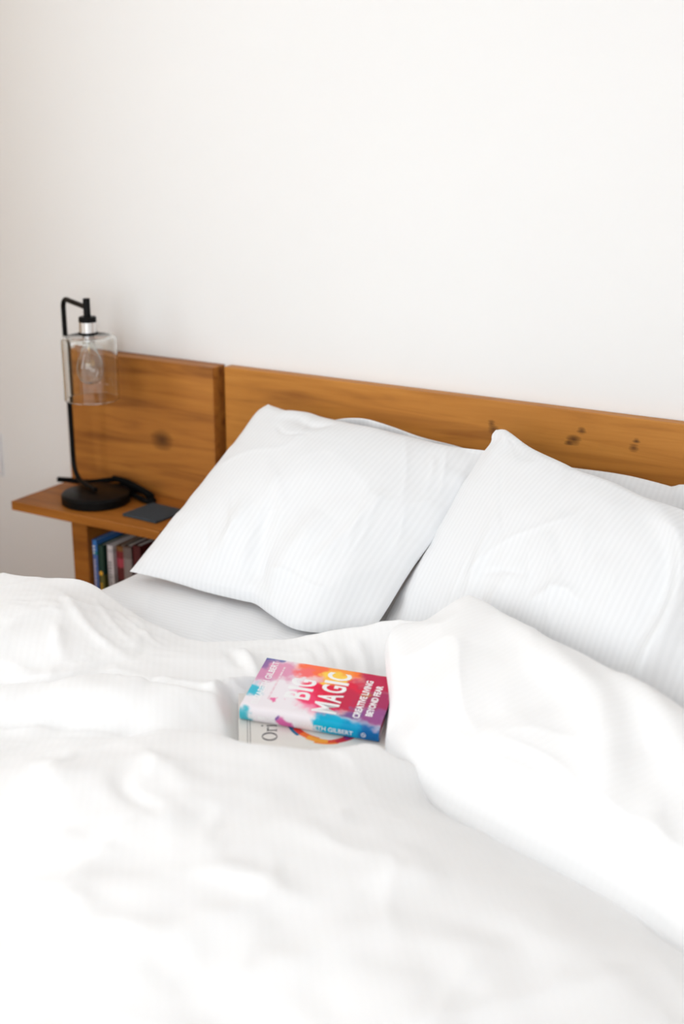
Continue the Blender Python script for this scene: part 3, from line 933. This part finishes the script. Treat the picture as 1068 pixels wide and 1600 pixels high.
def shelf_book(label, x0, w, h, depth, mats, y0=2.172, lean=0.0, marks=None):
    root = thing('book', label, 'book', (x0, y0, 0.3005), 'books standing in the nightstand')
    root.rotation_euler = (0, lean, 0)
    t = 0.0022
    cover, page = mats
    bmc = bmesh.new()
    add_box(bmc, (0, 0.002, 0), (t, depth, h), 0.0006, 1)
    add_box(bmc, (w - t, 0.002, 0), (w, depth, h), 0.0006, 1)
    obj('cover', bmc, cover, root)
    bs = bmesh.new()
    # rounded spine
    prof = [(w * k / 8, -0.003 * math.sin(math.pi * k / 8) + 0.0012) for k in range(9)]
    lo = [bs.verts.new((px, py, 0)) for px, py in prof] + [bs.verts.new((px, 0.005, 0)) for px in (w, 0)]
    hi = [bs.verts.new((v.co.x, v.co.y, h)) for v in lo]
    for i in range(len(lo)):
        j = (i + 1) % len(lo)
        bs.faces.new((lo[i], lo[j], hi[j], hi[i]))
    bs.faces.new(lo[::-1]); bs.faces.new(hi)
    sp = obj('spine', bs, cover, root)
    obj('page_block', box((t, 0.005, 0.003), (w - t, depth - 0.003, h - 0.004), 0, 1), page, root)
    for mk in (marks or []):
        mk(sp, w, h)
    return root


def vert_text(s, size, z, mat, sx=1.0, col=None):
    def f(sp, w, h):
        # reads downward along the spine
        M = Matrix(((0, 1, 0, w * 0.5 - size * 0.36), (0, 0, -1, -0.0021), (-1, 0, 0, z), (0, 0, 0, 1)))
        text_obj('spine_lettering', s, M, size, sp, mat, sx)
    return f


def dot(z, r, mat):
    def f(sp, w, h):
        bm = bmesh.new()
        bmesh.ops.create_circle(bm, cap_ends=True, segments=24, radius=r, matrix=Matrix.Translation((w * 0.5, -0.0024, z)) @ Matrix.Rotation(math.pi / 2, 4, 'X'))
        r_ = bmesh.ops.extrude_face_region(bm, geom=bm.faces[:])
        bmesh.ops.translate(bm, verts=[v for v in r_['geom'] if isinstance(v, bmesh.types.BMVert)], vec=(0, 0.0012, 0))
        obj('spine_emblem', bm, mat, sp)
    return f


blue = spine_mat('blue_book_print', [(0, lin(40, 70, 140)), (0.3, lin(82, 110, 170)), (0.78, lin(20, 125, 135)), (0.81, lin(60, 120, 190)), (0.945, lin(20, 110, 180)), (0.995, lin(20, 90, 160))])
green = spine_mat('green_book_print', [(0, lin(20, 40, 34)), (0.2, lin(96, 92, 40)), (0.56, lin(24, 60, 48)), (0.9, lin(28, 72, 56)), (1.0, lin(20, 50, 40))])
white_b = spine_mat('white_book_print', [(0, lin(190, 182, 180)), (0.6, lin(205, 196, 196)), (0.84, lin(180, 174, 176)), (0.88, lin(206, 200, 200)), (1, lin(190, 186, 186))])
red_b = spine_mat('red_book_print', [(0, lin(58, 18, 20)), (0.55, lin(90, 26, 28)), (0.68, lin(170, 62, 76)), (0.78, lin(120, 34, 38)), (0.86, lin(126, 84, 40)), (0.93, lin(70, 22, 24))])
grey_b = spine_mat('grey_book_print', [(0, lin(120, 108, 104)), (0.5, lin(136, 124, 120)), (0.8, lin(110, 98, 94)), (0.92, lin(90, 70, 60)), (1, lin(80, 60, 50))])
M_GOLD = plain('golden_print', lin(226, 168, 50), 0.4)
M_PINK = plain('pink_print', lin(205, 190, 195), 0.5)
pg = M_PAPER


def glyph_rows(z0, z1, n, mat):
    """rows of small upright letter-like strokes too blurred to read"""
    def f(sp, w, h):
        bm = bmesh.new()
        rs = np.random.RandomState(n)
        zz = z1
        while zz > z0:
            s = 0.004 + 0.002 * rs.rand()
            add_box(bm, (w * 0.28, -0.0026, zz - s), (w * (0.60 + 0.15 * rs.rand()), -0.0012, zz - s * 0.35))
            zz -= s + 0.0022
        o = obj('spine_lettering', bm, mat, sp)
        o['kind'] = 'stuff'
    return f


bx = -1.954
shelf_book('narrow blue book with pale lettering, leftmost in the nightstand', bx, 0.0135, 0.207, 0.135, (blue, pg), y0=2.170, marks=[glyph_rows(0.06, 0.162, 3, M_PINK), glyph_rows(0.178, 0.196, 4, M_INK)])
shelf_book('dark green book with a golden dot on its spine, second from left', bx + 0.0145, 0.0155, 0.196, 0.138, (green, pg), y0=2.172, marks=[dot(0.128, 0.0055, M_GOLD), glyph_rows(0.05, 0.105, 5, M_GOLD)])
blk = plain('black_gap_fill', lin(16, 26, 24), 0.5)  # added book, its black standing for the shadowed gap beside the green spine
shelf_book('thin black filler book standing for the shadowed gap between the green and the white one', bx + 0.0310, 0.0135, 0.190, 0.13, (blk, pg), y0=2.182)
shelf_book('off-white book with a grey band on its spine, in the middle of the row', bx + 0.0455, 0.0175, 0.203, 0.13, (white_b, pg), y0=2.168, marks=[glyph_rows(0.09, 0.165, 7, M_GREYINK)])
shelf_book('dark red book with a pink patch, right of the white one', bx + 0.0640, 0.021, 0.201, 0.13, (red_b, pg), y0=2.178)
shelf_book('grey brown book between the dark red book and the maroon one', bx + 0.0860, 0.024, 0.206, 0.13, (grey_b, pg), y0=2.176)
shelf_book('maroon book tucked in at the far right of the nightstand row', bx + 0.1110, 0.022, 0.21, 0.13, (plain('maroon_cloth', lin(80, 24, 26), 0.5), pg), y0=2.18)

# ------------------------------------------------------------------ coaster
cst = thing('coaster', 'dark grey square slate coaster lying flat on the nightstand beside the lamp', 'coaster', (-1.80, 2.2, 0.5855))
bm = bmesh.new()
cs = 0.10
add_box(bm, (-cs / 2, -cs / 2, 0), (cs / 2, cs / 2, 0.006), 0.0012, 2)
o = obj('slate_slab', bm, M_SLATE, cst)
for sx in (-1, 1):
    for sy in (-1, 1):
        obj('felt_pad', lathe([(0, -0.0005), (0.005, -0.0005), (0.005, 0.0), (0, 0.0)], (sx * 0.038, sy * 0.038, 0), 12), M_CORD, cst)
cst.location = (-1.795, 2.205, 0.5857)
cst.rotation_euler = (0, 0, math.radians(-4))

# ------------------------------------------------------------------ table lamp
LB = Vector((-1.970, 2.212, 0.5855))
lamp = thing('table_lamp', 'black metal table lamp with a clear glass cylinder shade on the nightstand', 'lamp', LB)
HD = Vector((-1.951, 2.197, 0))          # axis of the socket and shade
PO = Vector((-2.068, 2.250, 0))          # upright of the pole


def lamp_part(name, bm, mat, smooth=True, parent=None):
    o = obj(name, bm, mat, parent or lamp, smooth)
    if parent is None:
        o.matrix_parent_inverse = Matrix.Translation(-LB)
    return o


def weld(bm):
    bmesh.ops.remove_doubles(bm, verts=bm.verts[:], dist=1e-6)
    return bm


def edge_split(o, angle=35):
    """keep hard rims crisp on smooth-shaded lathes"""
    me = o.data
    me.set_sharp_from_angle(angle=math.radians(angle))
    return o


edge_split(lamp_part('base', lathe([(0, 0), (0.076, 0), (0.0795, 0.003), (0.0795, 0.019), (0.077, 0.0225), (0.072, 0.0245), (0, 0.0255)], LB, 64), M_BLACK))
zb, zt = 0.6185, 1.044
d = (HD - PO).normalized()
path = []
st = PO + d * 0.118
path.append((st.x, st.y, zb))
path.append((PO.x + d.x * 0.05, PO.y + d.y * 0.05, zb))
rb = 0.045
for k in range(0, 9):
    t = math.pi / 2 * k / 8
    q = PO + d * (rb * (1 - math.sin(t)))
    path.append((q.x, q.y, zb + rb * (1 - math.cos(t))))
rt = 0.020
for k in range(0, 9):
    t = math.pi / 2 * k / 8
    q = PO + d * (rt * (1 - math.cos(t)))
    path.append((q.x, q.y, zt - rt + rt * math.sin(t)))
path.append((HD.x, HD.y, zt - 0.004))
edge_split(lamp_part('pole', add_tube(bmesh.new(), path, 0.0058, 16), M_BLACK))
edge_split(lamp_part('stem', lathe([(0, 1.060), (0.0072, 1.060), (0.0078, 1.059), (0.0078, 1.016), (0, 1.016)], HD, 24), M_BLACK))
edge_split(lamp_part('socket_cap', lathe([(0, 1.020), (0.018, 1.020), (0.0195, 1.0185), (0.0195, 1.0085), (0, 1.0085)], HD, 40), M_BLACK))
edge_split(lamp_part('socket', lathe([(0, 1.0085), (0.0195, 1.0085), (0.0195, 0.986), (0, 0.986)], HD, 40), M_SILVER))
edge_split(lamp_part('socket_ring', lathe([(0, 0.986), (0.0212, 0.986), (0.0215, 0.985), (0.0215, 0.9815), (0.0208, 0.9805), (0, 0.9805)], HD, 40), M_BLACK))
# glass shade: closed shoulder at the top, open below, 3 mm wall
zs0, zs1, rs_, th = 0.834, 0.978, 0.0615, 0.0035
prof = [(0.014, zs1)]
for k in range(7):
    t = math.pi / 2 * k / 6
    prof.append((rs_ - 0.012 + 0.012 * math.sin(t), zs1 - 0.012 + 0.012 * math.cos(t)))
prof += [(rs_, zs1 - 0.014), (rs_, zs0 + 0.004), (rs_, zs0 + 0.001), (rs_ - th / 2, zs0), (rs_ - th, zs0 + 0.001), (rs_ - th, zs0 + 0.004), (rs_ - th, zs1 - 0.014)]
for k in range(7):
    t = math.pi / 2 * (1 - k / 6)
    prof.append((rs_ - 0.012 + (0.012 - th) * math.sin(t), zs1 - 0.012 + (0.012 - th) * math.cos(t)))
prof += [(0.014, zs1 - th), (0.014, zs1)]
lamp_part('shade', weld(lathe(prof, HD, 72)), M_GLASS)
# bulb: screw base, clear envelope, filament
bulb = lamp_part('bulb', weld(lathe([(0.0006, 0.968), (0.0125, 0.968), (0.013, 0.962), (0.0145, 0.952), (0.019, 0.940), (0.0255, 0.926), (0.029, 0.913), (0.030, 0.902), (0.0285, 0.890), (0.0235, 0.879), (0.0150, 0.872), (0.006, 0.8695), (0.0006, 0.869),
                                (0.0006, 0.8697), (0.006, 0.8702), (0.0146, 0.8728), (0.0229, 0.8796), (0.0278, 0.8903), (0.0293, 0.902), (0.0283, 0.9128), (0.0248, 0.9257), (0.0183, 0.9397), (0.0138, 0.9517), (0.012, 0.962), (0.0119, 0.9672), (0.0006, 0.9672), (0.0006, 0.968)], HD, 40)), M_GLASS)
edge_split(lamp_part('screw_cap', lathe([(0, 0.9805), (0.0132, 0.9805), (0.0132, 0.9685), (0, 0.9685)], HD, 32), M_SILVER, True, bulb))
fil = [(HD.x + 0.009 * math.cos(q), HD.y + 0.009 * math.sin(q), 0.925 - 0.016 * abs(math.sin(3 * q))) for q in np.linspace(0, 2 * math.pi, 40)]
bmf = add_tube(bmesh.new(), fil, 0.0004, 6)
add_tube(bmf, [(HD.x, HD.y, 0.9672), (HD.x, HD.y, 0.918)], 0.0012, 8)
lamp_part('filament', bmf, M_BRASS, True, bulb)
# mains cord bundled behind the base
cord = smooth_path([(-2.098, 2.262, 0.605), (-2.06, 2.285, 0.600), (-2.02, 2.302, 0.606), (-1.985, 2.308, 0.612), (-1.95, 2.304, 0.602), (-1.905, 2.292, 0.604), (-1.87, 2.282, 0.594), (-1.845, 2.268, 0.5905), (-1.855, 2.256, 0.5905),
                    (-1.89, 2.268, 0.592), (-1.93, 2.288, 0.593), (-1.97, 2.298, 0.600), (-2.01, 2.300, 0.594), (-2.035, 2.306, 0.592), (-1.99, 2.312, 0.5915), (-1.93, 2.314, 0.5915), (-1.88, 2.298, 0.5915), (-1.86, 2.276, 0.602), (-1.90, 2.282, 0.612), (-1.95, 2.295, 0.617), (-1.99, 2.300, 0.618)], 6)
lamp_part('power_cord', add_tube(bmesh.new(), [(q[0], q[1], max(q[2], 0.5925)) for q in cord], 0.0062, 8), M_CORD)
bm = add_tube(bmesh.new(), [(-2.122, 2.250, 0.6065), (-2.118, 2.252, 0.6065), (-2.09, 2.267, 0.605)], 0.0062, 12)
lamp_part('plug', bm, M_CORD)

# ------------------------------------------------------------------ wall outlet at the left edge with a charger
out_ = thing('wall_outlet', 'white wall outlet plate on the wall left of the nightstand', 'outlet', (-2.460, 2.375, 0.595))
obj('cover_plate', box((-0.036, -0.006, -0.058), (0.036, -0.0003, 0.058), 0.002, 2), M_PLASTIC, out_)
for zz in (0.022, -0.022):
    s = obj('socket', box((-0.017, -0.0075, zz - 0.014), (0.017, -0.0055, zz + 0.014), 0.002, 2), M_PLASTIC, out_)
    bm = bmesh.new()
    for xx in (-0.0065, 0.0065):
        add_box(bm, (xx - 0.001, -0.0078, zz - 0.003), (xx + 0.001, -0.0074, zz + 0.006))
    obj('slot', bm, M_CORD, s)

# ------------------------------------------------------------------ the two books on the bed
def cover_art():
    """watercolour-like printed jacket; UV = (metres from the head, metres from the spine)"""
    b = NT('splash_jacket_print')
    tc = b.n('ShaderNodeTexCoord')
    n1 = b.n('ShaderNodeTexNoise'); n1.inputs['Scale'].default_value = 45; n1.inputs['Detail'].default_value = 4
    b.l(tc.outputs['UV'], n1.inputs['Vector'])
    sub = b.n('ShaderNodeVectorMath', operation='SUBTRACT')
    b.l(n1.outputs['Color'], sub.inputs[0]); sub.inputs[1].default_value = (0.5, 0.5, 0.5)
    sc = b.n('ShaderNodeVectorMath', operation='SCALE')
    b.l(sub.outputs[0], sc.inputs[0]); sc.inputs['Scale'].default_value = 0.045
    ad = b.n('ShaderNodeVectorMath', operation='ADD')
    b.l(tc.outputs['UV'], ad.inputs[0]); b.l(sc.outputs[0], ad.inputs[1])
    flatv = b.n('ShaderNodeVectorMath', operation='MULTIPLY')
    b.l(ad.outputs[0], flatv.inputs[0]); flatv.inputs[1].default_value = (1, 1, 0)
    c = lin(236, 229, 233)
    blobs = [(0.112, 0.046, 0.040, (240, 140, 172)), (0.124, 0.036, 0.026, (232, 70, 120)), (0.080, 0.062, 0.022, (240, 170, 196)), (0.004, 0.052, 0.020, (60, 182, 205)), (0.000, -0.016, 0.022, (70, 180, 196)), (0.006, 0.148, 0.022, (78, 100, 160)), (0.004, 0.122, 0.018, (140, 104, 158)),
             (0.008, 0.095, 0.026, (208, 140, 176)), (0.036, 0.118, 0.030, (222, 150, 180)), (0.046, 0.034, 0.008, (230, 110, 160)),
             (0.085, 0.140, 0.036, (250, 112, 70)), (0.070, 0.120, 0.018, (244, 110, 110)), (0.106, 0.075, 0.036, (238, 24, 84)), (0.090, 0.055, 0.022, (240, 60, 110)), (0.140, 0.085, 0.052, (222, 24, 62)), (0.150, 0.060, 0.036, (196, 30, 70)), (0.150, 0.146, 0.026, (248, 120, 44)), (0.120, 0.142, 0.026, (250, 150, 60)),
             (0.118, 0.118, 0.023, (250, 205, 80)), (0.110, 0.105, 0.014, (250, 190, 70)), (0.190, 0.125, 0.040, (190, 24, 72)), (0.196, 0.070, 0.036, (166, 40, 90)), (0.176, 0.082, 0.012, (186, 104, 66)), (0.198, 0.030, 0.030, (150, 76, 136)), (0.168, 0.028, 0.018, (120, 80, 140)),
             (0.140, 0.004, 0.026, (0, 165, 202)), (0.150, -0.016, 0.032, (0, 168, 205)), (0.176, -0.010, 0.026, (0, 150, 195)), (0.205, -0.016, 0.026, (10, 98, 160)), (0.120, -0.008, 0.014, (20, 175, 205)),
             (0.070, -0.013, 0.011, (216, 100, 164)), (0.060, -0.006, 0.006, (140, 96, 165))]
    for bx_, by_, r_, col in blobs:
        dn = b.n('ShaderNodeVectorMath', operation='DISTANCE')
        b.l(flatv.outputs[0], dn.inputs[0]); dn.inputs[1].default_value = (bx_, by_, 0)
        f = b.n('ShaderNodeMapRange', interpolation_type='SMOOTHSTEP')
        b.l(dn.outputs['Value'], f.inputs[0])
        f.inputs[1].default_value = r_ * 1.12; f.inputs[2].default_value = r_ * 0.55
        f.inputs[3].default_value = 0.0; f.inputs[4].default_value = 1.0
        c = b.mix(f.outputs[0], c, lin(*col))
    b.l(c, b.p.inputs['Base Color'])
    b.p.inputs['Roughness'].default_value = 0.42
    b.p.inputs['Specular IOR Level'].default_value = 0.2
    return b.m


M_ART = cover_art()
bigbook = thing('book', 'hardcover book with a red, orange and blue watercolour jacket on the duvet', 'book')
bigbook.matrix_world = frame_matrix(BO, EX, EY, EZ)
t = 0.0028
# jacket cross-section (y from the spine, z up): back fore-edge -> back -> rounded spine -> front -> front fore-edge, with thickness
def jacket_section(off):
    pts_ = [(BW, off), (0.012, off)]
    for k in range(1, 12):
        q = math.pi * k / 12
        pts_.append((0.0045 - (0.0065 - off) * math.sin(q) * 1.0, BT / 2 - (BT / 2 - off) * math.cos(q)))
    pts_ += [(0.012, BT - off), (BW, BT - off)]
    return pts_


outer, inner = jacket_section(0.0), jacket_section(t)
bm = bmesh.new()
uvl = bm.loops.layers.uv.new('UVMap')
xs = np.linspace(0, BL, 9)
arc = []
s = 0
for i, q in enumerate(outer):
    if i:
        s += math.hypot(q[0] - outer[i - 1][0], q[1] - outer[i - 1][1])
    arc.append(s)
tot_front = arc[-1]
vcoord = [BW - (tot_front - aa) for aa in arc]           # equals y on the front cover, negative round the spine
vo = [[bm.verts.new((x, *q)) for q in outer] for x in xs]
vi = [[bm.verts.new((x, *q)) for q in inner] for x in xs]


def setuv(f, table):
    for lp in f.loops:
        lp[uvl].uv = table[lp.vert]


tab = {}
for i, x in enumerate(xs):
    for j in range(len(outer)):
        tab[vo[i][j]] = (x, vcoord[j])
        tab[vi[i][j]] = (x, vcoord[j])
for i in range(len(xs) - 1):
    for j in range(len(outer) - 1):
        for g in (vo, vi):
            setuv(bm.faces.new((g[i][j], g[i + 1][j], g[i + 1][j + 1], g[i][j + 1])), tab)
    for j in (0, len(outer) - 1):
        setuv(bm.faces.new((vo[i][j], vo[i + 1][j], vi[i + 1][j], vi[i][j])), tab)
for i in (0, len(xs) - 1):
    for j in range(len(outer) - 1):
        setuv(bm.faces.new((vo[i][j], vo[i][j + 1], vi[i][j + 1], vi[i][j])), tab)
jk = obj('dust_jacket', bm, M_ART, bigbook, smooth=True)
jk.data.set_sharp_from_angle(angle=math.radians(40))


def edge_paint():
    b = NT('stained_page_edge')
    tc = b.n('ShaderNodeTexCoord')
    xyz = b.n('ShaderNodeSeparateXYZ')
    b.l(tc.outputs['Object'], xyz.inputs[0])
    wv = b.n('ShaderNodeTexNoise'); wv.inputs['Scale'].default_value = 60
    b.l(tc.outputs['Object'], wv.inputs['Vector'])
    f = b.math('ADD', b.math('DIVIDE', xyz.outputs[1], BW), b.math('MULTIPLY', b.math('SUBTRACT', wv.outputs[0], 0.5), 0.08))
    c = b.ramp(f, [(0.0, lin(214, 60, 70)), (0.36, lin(214, 60, 70)), (0.40, lin(24, 72, 112)), (0.9, lin(30, 84, 120))])
    b.l(c, b.p.inputs['Base Color'])
    b.p.inputs['Roughness'].default_value = 0.6
    return b.m


o = obj('page_block', box((0.003, 0.006, t + 0.0002), (BL - 0.0025, BW - 0.004, BT - t - 0.0002), 0.0008, 1), edge_paint(), bigbook)

zc = BT + 0.00015


def cover_text(s, a_base, b0, b1, cap, bold, mat, name, parent=jk):
    """letters run from the spine to the fore-edge (b0..b1); their feet stand at a = a_base, heads toward the head of the book"""
    M = Matrix(((0, -1, 0, a_base), (1, 0, 0, b0), (0, 0, 1, zc), (0, 0, 0, 1)))
    size = cap / 0.70
    o = text_obj(name, s, M, size, parent, mat, 1.0, bold)
    ys = [v.co.y for v in o.data.vertices]
    k = (b1 - b0) / (max(ys) - min(ys))
    xs_ = [v.co.x for v in o.data.vertices]
    kx = cap / (max(xs_) - min(xs_))
    mn, mx = min(ys), max(xs_)
    for v in o.data.vertices:
        v.co.y = b0 + (v.co.y - mn) * k
        v.co.x = a_base - (mx - v.co.x) * kx
    return o


cover_text('ELIZABETH GILBERT', 0.0235, 0.012, 0.138, 0.0105, 0.00025, M_INK, 'author_lettering')


def cover_letters(word, widths, gap, a_base, b0, b1, cap, bold, name):
    """tall condensed capitals, one mesh per letter"""
    tot = sum(widths) + gap * (len(word) - 1)
    k = (b1 - b0) / tot
    b_ = b0
    for ch, w_ in zip(word, widths):
        cover_text(ch, a_base, b_, b_ + w_ * k, cap, bold, M_INK, name)
        b_ += (w_ + gap) * k


cover_letters('BIG', (1.0, 0.36, 1.0), 0.2, 0.0945, 0.044, 0.101, 0.039, 0.0012, 'title_letter')
cover_letters('MAGIC', (1.28, 1.05, 1.0, 0.36, 1.0), 0.18, 0.1430, 0.018, 0.134, 0.038, 0.0012, 'title_letter')
cover_text('CREATIVE LIVING', 0.1785, 0.018, 0.126, 0.0112, 0.00055, M_INK, 'subtitle_lettering')
cover_text('BEYOND FEAR', 0.1960, 0.028, 0.116, 0.0108, 0.00055, M_INK, 'subtitle_lettering')
# faint small line under the author's name
bm = bmesh.new()
rs = np.random.RandomState(4)
yy = 0.03
while yy < 0.128:
    w_ = 0.004 + 0.008 * rs.rand()
    add_box(bm, (0.0335, yy, zc - 0.0001), (0.0365, yy + w_, zc + 0.0001))
    yy += w_ + 0.0022
o = obj('small_print', bm, M_PALEINK, jk); o['kind'] = 'stuff'


def spine_y(z):
    q = math.acos(max(-1, min(1, (BT / 2 - z) / (BT / 2))))
    return 0.0045 - 0.0065 * math.sin(q) - 0.00025


def spine_text(s, a0, a1, zmid, cap, bold, mat, name):
    M = Matrix(((1, 0, 0, a0), (0, 0, -1, 0), (0, 1, 0, zmid - cap / 2), (0, 0, 0, 1)))
    o = text_obj(name, s, M, cap / 0.70, jk, mat, 1.0, bold)
    xs_ = [v.co.x for v in o.data.vertices]
    zs_ = [v.co.z for v in o.data.vertices]
    x0_, z0_ = min(xs_), min(zs_)
    k = (a1 - a0) / (max(xs_) - x0_)
    kz = cap / (max(zs_) - z0_)
    for v in o.data.vertices:
        v.co.x = a0 + (v.co.x - x0_) * k
        v.co.z = zmid - cap / 2 + (v.co.z - z0_) * kz
        v.co.y += spine_y(v.co.z)
    return o


spine_text('ELIZABETH GILBERT', 0.084, 0.174, 0.0105, 0.0075, 0.0001, M_INK, 'spine_lettering')
spine_text('BIG MAGIC', 0.014, 0.054, 0.0105, 0.0085, 0.0002, M_INK, 'spine_lettering')
# publisher's mark: a small ring with a bar
bm = bmesh.new()
for rr in (0.0032,):
    ring_pts = [(0.190 + rr * math.cos(q), spine_y(0.011 + rr * math.sin(q)) - 0.0001, 0.011 + rr * math.sin(q)) for q in np.linspace(0, 2 * math.pi * 0.98, 24)]
    add_tube(bm, ring_pts, 0.00045, 6)
add_tube(bm, [(0.1878, spine_y(0.0125), 0.0125), (0.1922, spine_y(0.0095), 0.0095)], 0.0005, 6)
obj('publisher_mark', bm, M_INK, jk)

# lower book
M_COVER2 = plain('ivory_cover', lin(226, 222, 216), 0.5, scale=60, vary=0.02)
lowbook = thing('book', 'white book with grey lettering and a coloured ring, beneath the watercolour one', 'book')
lowbook.matrix_world = frame_matrix(FO, FX, FY, EZ)
ct = 0.0022
bm = bmesh.new()
add_box(bm, (0, 0.002, LT - ct), (LL, LW, LT), 0.0006, 1)
add_box(bm, (0, 0.002, 0), (LL, LW, ct), 0.0006, 1)
cov = obj('cover', bm, M_COVER2, lowbook)
bm = bmesh.new()
add_box(bm, (0, -0.001, 0), (LL, 0.0022, LT), 0.001, 2)
obj('spine', bm, M_COVER2, lowbook)
obj('page_block', box((0.003, 0.0026, ct), (LL - 0.003, LW - 0.004, LT - ct), 0, 1), M_PAPER, lowbook)


def ring_band(bm, cx_, cy_, z0, rx, ry, wx, wy, a0, a1, n=28, h=0.0002):
    """flat elliptical band; width wx at the sides, wy at top and bottom"""
    lo, hi = [], []
    for i in range(n + 1):
        q = a0 + (a1 - a0) * i / n
        wloc = wx * abs(math.cos(q)) + wy * abs(math.sin(q))
        for rad, lst in ((0, lo), (1, hi)):
            lst.append((cx_ + (rx - rad * wloc) * math.cos(q), cy_ + (ry - rad * wloc) * math.sin(q)))
    A0 = [bm.verts.new((*p_, z0)) for p_ in lo]; A1 = [bm.verts.new((*p_, z0)) for p_ in hi]
    B0 = [bm.verts.new((*p_, z0 + h)) for p_ in lo]; B1 = [bm.verts.new((*p_, z0 + h)) for p_ in hi]
    for i in range(n):
        bm.faces.new((B0[i], B0[i + 1], B1[i + 1], B1[i]))
        bm.faces.new((A0[i], A0[i + 1], B0[i + 1], B0[i]))
        bm.faces.new((A1[i], A1[i + 1], B1[i + 1], B1[i]))


# serif title, reading from the spine to the fore-edge: x_text = +y, y_text(up) = -x
zt_ = LT
bm = bmesh.new()


def put(fn):
    """text frame -> cover frame: (tx, ty) -> (a0 - ty, b0 + tx)"""
    return fn


A0_, B0_, CAP = 0.0565, 0.019, 0.0225
# O
tmp = bmesh.new()
ring_band(tmp, CAP * 0.50, CAP * 0.5, 0, CAP * 0.49, CAP * 0.51, CAP * 0.145, CAP * 0.045, 0, 2 * math.pi, 40)
XH = CAP * 0.66


def tbox(x0, y0, x1, y1):
    add_box(tmp, (x0, y0, 0), (x1, y1, 0.0002))


px_ = CAP * 1.08
# r
tbox(px_ + .002, 0, px_ + .0044, XH)
tbox(px_, 0, px_ + .0066, .0008)
tbox(px_ + .0004, XH - .0012, px_ + .0022, XH - .0003)
ring_band(tmp, px_ + .0072, XH - .0042, 0, .0036, .0042, .001, .0014, math.radians(35), math.radians(165), 10)
ring_band(tmp, px_ + .0100, XH - .0022, 0, .0014, .0014, .0013, .0013, 0, 2 * math.pi, 10)
# i
px_ += 0.0125
tbox(px_ + .0018, 0, px_ + .0042, XH)
tbox(px_, 0, px_ + .0060, .0008)
tbox(px_ + .0004, XH - .0012, px_ + .0020, XH - .0003)
ring_band(tmp, px_ + .003, CAP * 0.96, 0, .0017, .0017, .0016, .0016, 0, 2 * math.pi, 12)
bmesh.ops.transform(tmp, matrix=Matrix(((0, -1, 0, A0_), (1, 0, 0, B0_), (0, 0, 1, zt_ + 0.0001), (0, 0, 0, 1))), verts=tmp.verts[:])
obj('title_lettering', tmp, M_GREYINK, cov)
# the remaining letters lie under the upper book
M = Matrix(((0, -1, 0, A0_), (1, 0, 0, B0_ + px_ + 0.008), (0, 0, 1, zt_ + 0.0002), (0, 0, 0, 1)))
text_obj('title_lettering', 'ginals', M, CAP / 0.95, cov, M_GREYINK, 0.92)
# two thin printed rules by the head
bm = bmesh.new()
for aa in (0.0125, 0.0165):
    add_box(bm, (aa, 0.006, zt_ + 0.00005), (aa + 0.0008, LW - 0.006, zt_ + 0.0002))
obj('printed_rule', bm, M_GREYINK, cov)
# coloured ring of paint strokes
RCX, RCY, RR = 0.132, 0.070, 0.058
cols = [(214, 40, 44), (30, 110, 150), (196, 40, 40), (236, 120, 40), (244, 170, 50), (150, 170, 70), (60, 150, 140), (60, 90, 170), (130, 70, 150), (230, 70, 110)]
rs = np.random.RandomState(12)
for i in range(22):
    a0 = 2 * math.pi * i / 22 + 0.1 * rs.rand()
    bm = bmesh.new()
    r1 = RR + 0.004 * rs.randn() * 0.6
    ring_band(bm, RCX, RCY, zt_ + 0.00005 + 0.00004 * (i % 5), r1, r1, 0.0075, 0.0075, a0, a0 + 0.62, 8, 0.00012)
    cc = (cols + [(20, 120, 160), (30, 110, 150), (214, 50, 40), (236, 110, 40), (244, 160, 50), (240, 140, 40), (226, 70, 40), (200, 40, 60), (150, 60, 130), (60, 90, 170), (40, 140, 150), (90, 160, 90)])[i]
    obj('paint_stroke', bm, plain('stroke_print_%d' % i, lin(*cc), 0.5), cov)
